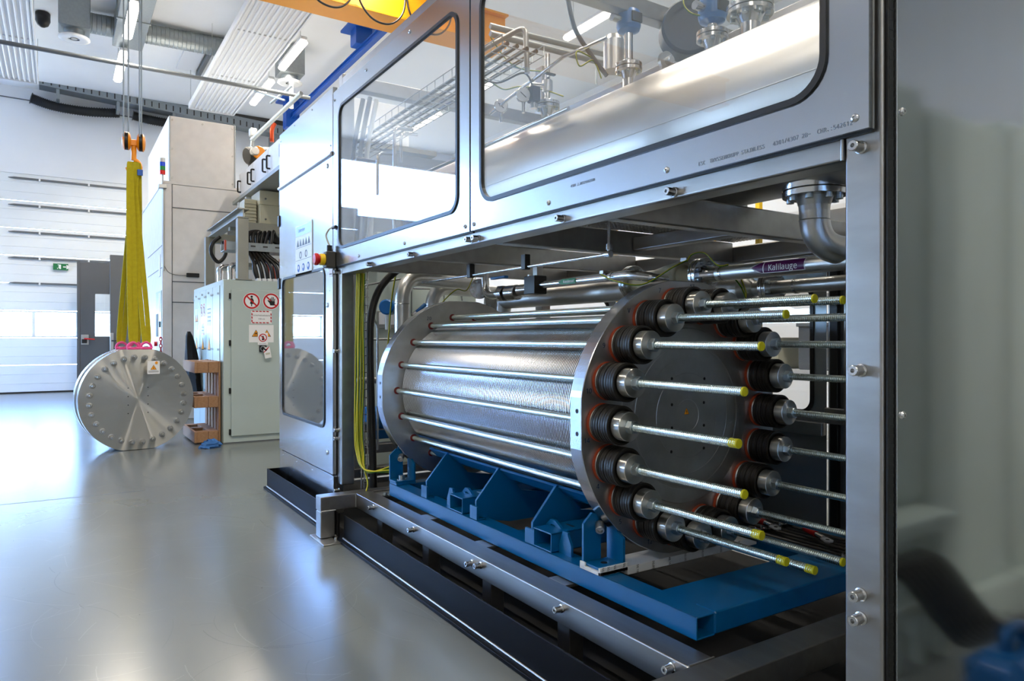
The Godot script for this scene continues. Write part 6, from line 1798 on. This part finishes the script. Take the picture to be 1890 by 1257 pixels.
	var q0 := V(1.30, 1.18, 9.2)
	for i in 14:
		for j in 8:
			var f := func(ia: int, ib: int) -> Vector3:
				var fs := ia / 14.0
				var fe := ib / 8.0 * TAU
				var rr := (0.03 + 0.13 * sqrt(fs)) * (1.0 + 0.16 * sin(fe * 3.0 + fs * 4.0))
				return q0 + Vector3(0.6 * rr * cos(fe) + 0.06 * fs, -0.72 * fs, 1.2 * rr * sin(fe))
			var p0: Vector3 = f.call(i, j)
			var p1: Vector3 = f.call(i, j + 1)
			var p2: Vector3 = f.call(i + 1, j + 1)
			var p3: Vector3 = f.call(i + 1, j)
			var nn := (p1 - p0).cross(p3 - p0).normalized()
			if nn.dot(p0 - q0 + Vector3(0, 0.36 * 0, 0)) < 0: nn = -nn
			cm.quad(p0, p1, p2, p3, nn)
	solo("hanging_coat", "black coat hanging on the side of the control cabinet", "coat", cm, M.coat)

# ------------------------------------------------------------------ white cabin and what stands on it
func far_cabin() -> void:
	var t := thing("test_cabin", "white panelled test cabin behind the control cabinet", "cabin", V(2.4, 0, 11.8))
	var x0 := 1.17
	part(t, "front_wall", bx(x0, 4.2, 0, 3.18, 10.5, 10.6, 0.006), M.cabin_white)
	part(t, "side_wall", bx(x0 - 0.004, x0 + 0.08, 0, 3.18, 10.6, 13.3, 0.004), M.cabin_white)
	part(t, "roof", bx(x0 - 0.01, 4.2, 3.18, 3.22, 10.49, 13.3, 0.005), M.cabin_white)
	part(t, "corner_trim", bx(x0 - 0.012, x0 + 0.10, 0, 3.18, 10.485, 10.5, 0.003), M.dull_steel if false else M.cabin_white)
	for y in [1.58, 1.86, 2.86]:
		part(t, "joint", bx(x0 + 0.11, 4.2, y, y + 0.012, 10.494, 10.501), M.strip_grey)
	part(t, "joint", bx(x0 + 0.105, x0 + 0.113, 0, 3.18, 10.494, 10.501), M.strip_grey)
	for y in [2.35, 2.05]:
		part(t, "side_joint", bx(x0 - 0.007, x0 - 0.003, y, y + 0.01, 10.6, 12.4), M.strip_grey)
	# operator panel in the side wall
	var op := part(t, "operator_panel", bx(x0 - 0.012, x0 - 0.003, 0.45, 1.75, 10.62, 11.25, 0.003), M.cabinet_grey)
	part(op, "screen", bx(x0 - 0.018, x0 - 0.010, 1.12, 1.44, 10.95, 11.2, 0.002), M.ink)
	part(op, "notice", bx(x0 - 0.016, x0 - 0.011, 1.46, 1.72, 10.72, 10.88), M.white_paper)
	part(op, "switch", bx(x0 - 0.03, x0 - 0.010, 1.25, 1.33, 10.70, 10.78, 0.003), M.black_plastic)
	part(op, "red_button", mb().cyl(V(x0 - 0.012, 1.02, 11.1), V(x0 - 0.05, 1.02, 11.1), 0.035, 14), M.red)
	part(t, "notice", bx(x0 - 0.012, x0 - 0.004, 1.95, 2.25, 10.75, 10.92), M.white_paper)
	var sock := on_l(356, 508, 10.48)
	part(t, "socket_strip", mb().cbox(sock, Vector3(0.16, 0.055, 0.03), 0.004), M.black_plastic)
	part(t, "socket_wire", mb().tube(spline([on_l(303, 490, 10.48), on_l(312, 503, 10.48), on_l(330, 508, 10.48), sock], 6), 0.004, 5), M.strip_grey)
	# red chain
	var ch := thing("red_chain", "short red plastic chain hanging at the cabin corner", "chain", on_l(297, 655, 10.45))
	part(ch, "wall_hook", mb().tube([on_l(296.5, 622, 10.49), on_l(296.5, 624, 10.45)], 0.008, 6), M.red)
	for k in 7:
		var c := on_l(296.5, 626, 10.455) - Vector3(0, 0.045 * k, 0)
		var pts := []
		for j in 9: pts.append(c + Vector3(0.016 * cos(TAU * j / 8), 0.026 * sin(TAU * j / 8), 0).rotated(Vector3.UP, PI / 2 * (k % 2)) if false else c + Basis(Vector3.UP, PI / 2.5 * (k % 2)) * Vector3(0.016 * cos(TAU * j / 8), 0.028 * sin(TAU * j / 8), 0))
		part(ch, "link", mb().tube(pts, 0.006, 5), M.red)
	# upper box on the cabin
	var ub := thing("upper_box", "large white sheet metal box on the cabin roof", "box", V(1.66, 3.22, 11.7))
	part(ub, "front", bx(1.24, 2.09, 3.22, 4.10, 10.5, 10.52, 0.003), M.cabin_white)
	part(ub, "body", bx(1.236, 2.09, 3.225, 4.095, 10.52, 13.1, 0.004), M.cabin_white)
	for q in [[1.28, 3.27], [2.05, 3.27], [1.28, 3.66], [2.05, 3.66], [1.28, 4.05], [1.66, 4.05], [2.05, 4.05]]:
		part(ub, "rivet", mb().cyl(V(q[0], q[1], 10.5), V(q[0], q[1], 10.492), 0.012, 10), M.dull_steel)
	for s in [[1.24, 1.255], [2.075, 2.09]]:
		part(ub, "edge_trim", bx(s[0], s[1], 3.22, 4.10, 10.488, 10.5, 0.002), M.galvanised)
	# stack light
	var sp := on_l(300, 322, 10.44)
	var sl := thing("stack_light", "signal tower with white, blue, green and red lenses on the cabin corner", "signal light", Vector3(sp.x, sp.y - 0.18, sp.z))
	part(sl, "foot", mb().cbox(sp + Vector3(0, -0.16, -0.01), Vector3(0.10, 0.05, 0.10), 0.005), M.dull_steel)
	part(sl, "stem", mb().cyl(sp - Vector3(0, 0.15, 0), sp - Vector3(0, 0.0, 0), 0.012, 8), M.dull_steel)
	var kk := 0
	for m in [M.lens_red, M.lens_green, M.lens_blue, M.white_plastic]:
		part(sl, "lens", mb().cyl(sp + Vector3(0, 0.055 * kk, 0), sp + Vector3(0, 0.055 * kk + 0.052, 0), 0.034, 16), m)
		kk += 1
	solo("riser_conduit", "thin conduit running down the cabin's front corner", "pipe", mb().cyl(on_l(302, 335, 10.475), on_l(302, 500, 10.475), 0.012, 8), M.dull_steel)
	# row of white upper cupboards with handles
	var wc := thing("switch_cupboard", "row of white cupboards with black handles high beside the enclosure", "cupboard", V(2.5, 2.93, 8.6))
	part(wc, "body", bx(2.1, 2.9, 2.98, 3.37, 6.4, 10.25, 0.005), M.cabin_white)
	var edges := [10.25, 9.45, 8.65, 7.85, 7.05]
	for k in 4:
		var dr := part(wc, "door", bx(2.09, 2.1, 2.99, 3.36, edges[k + 1] + 0.008, edges[k] - 0.008, 0.003), M.cabin_white)
		for e in [edges[k + 1] + 0.10, edges[k] - 0.10]:
			part(dr, "handle", mb().tube(elbows([V(2.09, 3.10, e), V(2.05, 3.10, e), V(2.05, 3.25, e), V(2.09, 3.25, e)], 0.015, 4), 0.011, 7), M.black_plastic)
	part(wc, "platform", bx(2.0, 3.2, 2.93, 2.98, 6.4, 10.25, 0.004), M.beam_grey)
	for l in [9.95, 9.5]:
		part(wc, "bracket", bx(2.02, 2.10, 2.45, 2.93, l, l + 0.08, 0.004), M.white_coat)
	# black motor unit
	var bp := on_l(474, 287, 10.9)
	var bm := thing("black_motor", "black tube motor with an orange flange on the cabin roof", "motor", bp - Vector3(0, 0.2, 0))
	part(bm, "body", mb().cyl(bp + Vector3(-0.16, -0.04, 0.06), bp + Vector3(0.7, 0.14, -0.2), 0.13, 20, 0.02), M.black_plastic)
	part(bm, "cap", mb().cyl(bp + Vector3(-0.08, 0.0, 0.16), bp + Vector3(-0.08, 0.0, 0.27), 0.06, 16, 0.01), M.dull_steel)
	part(bm, "flange", mb().cyl(bp + Vector3(-0.02, 0.0, 0.16), bp + Vector3(-0.02, 0.0, 0.23), 0.09, 20, 0.01), M.hook_orange)
	part(bm, "foot", bx(bp.x - 0.1, bp.x + 0.5, 3.22, bp.y - 0.1, -bp.z - 0.12, -bp.z + 0.12, 0.01), M.tray_dark)
	# cream ventilation unit
	var ca := on_l(480, 412, 8.9)
	var cu := thing("ventilation_unit", "cream louvred ventilation unit on a grey beam above the cabinet", "ventilation unit", V(2.1, ca.y, 8.9))
	part(cu, "body", bx(ca.x, ca.x + 0.9, ca.y, ca.y + 0.34, 8.9, 9.3, 0.006), M.cream)
	part(cu, "lid", bx(ca.x - 0.01, ca.x + 0.91, ca.y + 0.23, ca.y + 0.40, 8.88, 9.32, 0.006), M.cream)
	part(cu, "grille", bx(ca.x - 0.16, ca.x - 0.02, ca.y - 0.02, ca.y + 0.30, 9.0, 9.3, 0.005), M.cream)
	for k in 7: part(cu, "louvre", bx(ca.x - 0.165, ca.x - 0.02, ca.y + k * 0.04, ca.y + k * 0.04 + 0.016, 8.985, 9.0, 0.003), M.cream)
	for q in [[0.06, 0.05], [0.06, 0.3]]:
		part(cu, "screw", mb().cyl(V(ca.x + q[0], ca.y + q[1], 8.88), V(ca.x + q[0], ca.y + q[1], 8.87), 0.012, 8), M.strip_grey)
	part(cu, "carrier_beam", bx(ca.x - 0.3, ca.x + 1.2, ca.y - 0.12, ca.y - 0.03, 8.9, 9.3, 0.004), M.beam_grey)

# ------------------------------------------------------------------ the next machine in the row, standing beyond the end panel
func neighbour() -> void:
	for k in 4:
		var x0 := 2.0 + k * 0.64
		var y0 := 0.51 if k == 0 else 0.14
		var t := thing("service_cabinet", "pale cabinet of the next machine, %s" % ["short one above the cable bracket", "tall one beside the short one", "tall one second from the short one", "tall one farthest from the short one"][k], "cabinet", V(x0 + 0.3, y0, -0.1), "cabinets of the next machine")
		part(t, "body", bx(x0, x0 + 0.63, y0, 2.0 - 0.05 * (k % 2), -0.4, 0.20, 0.008), M.cabinet_grey)
		part(t, "door", bx(x0 + 0.02, x0 + 0.61, y0 + 0.03, 1.97 - 0.05 * (k % 2), 0.20, 0.215, 0.004), M.cabinet_grey)
		if k > 0: part(t, "plinth", bx(x0, x0 + 0.63, 0.0, y0, -0.4, 0.26, 0.004), M.cabinet_grey)
	var f := thing("cable_bracket", "pale steel bracket carrying the shorter cabinet of the next machine", "bracket", V(2.3, 0, 0.2))
	part(f, "top_bar", bx(1.95, 2.60, 0.45, 0.505, 0.10, 0.34, 0.005), M.cabinet_grey)
	part(f, "bottom_bar", bx(1.95, 2.60, 0.20, 0.24, 0.24, 0.34, 0.005), M.cabinet_grey)
	for x in [1.95, 2.12, 2.28, 2.44, 2.57]:
		part(f, "upright", bx(x, x + 0.03, 0.0, 0.45, 0.26, 0.30, 0.003), M.cabinet_grey)
	for k in 8:
		var x := 1.98 + k * 0.035
		solo("bundle_cable", "black cable drooping below the next machine's cabinets", "cable", mb().tube(spline([V(x, 0.44, 0.40), V(x + 0.10, 0.40, 0.43), V(x + 0.26, 0.24, 0.46), V(x + 0.42, 0.14, 0.46), V(x + 0.8, 0.10, 0.44)], 6), 0.015, 8), M.cable_black, "cables below the next machine's cabinets")
	for k in 6:
		var c := V(2.72 + 0.012 * k, 0.115, 0.36 + k * 0.035)
		var t := thing("floor_cleat", "small steel cable cleat on the floor cables of the next machine", "cleat", c, "floor cleats of the next machine")
		part(t, "saddle", mb().cbox(c + Vector3(0, 0.012, 0), Vector3(0.03, 0.02, 0.028), 0.006), M.bright_steel)
		part(t, "bolt", mb().cyl(c + Vector3(0.01, 0.02, 0), c + Vector3(0.01, 0.04, 0), 0.005, 8), M.bright_steel)
	var c := thing("canister", "blue plastic canister on the floor by the end panel", "canister", V(2.35, 0, 0.60))
	part(c, "body", bx(2.20, 2.52, 0.0, 0.20, 0.52, 0.70, 0.05), M.instrument_blue)
	part(c, "handle", mb().tube(elbows([V(2.30, 0.19, 0.61), V(2.30, 0.25, 0.61), V(2.42, 0.25, 0.61), V(2.42, 0.19, 0.61)], 0.03, 5), 0.018, 8), M.instrument_blue)
	part(c, "cap", mb().cyl(V(2.47, 0.19, 0.61), V(2.47, 0.23, 0.61), 0.025, 14), M.red)
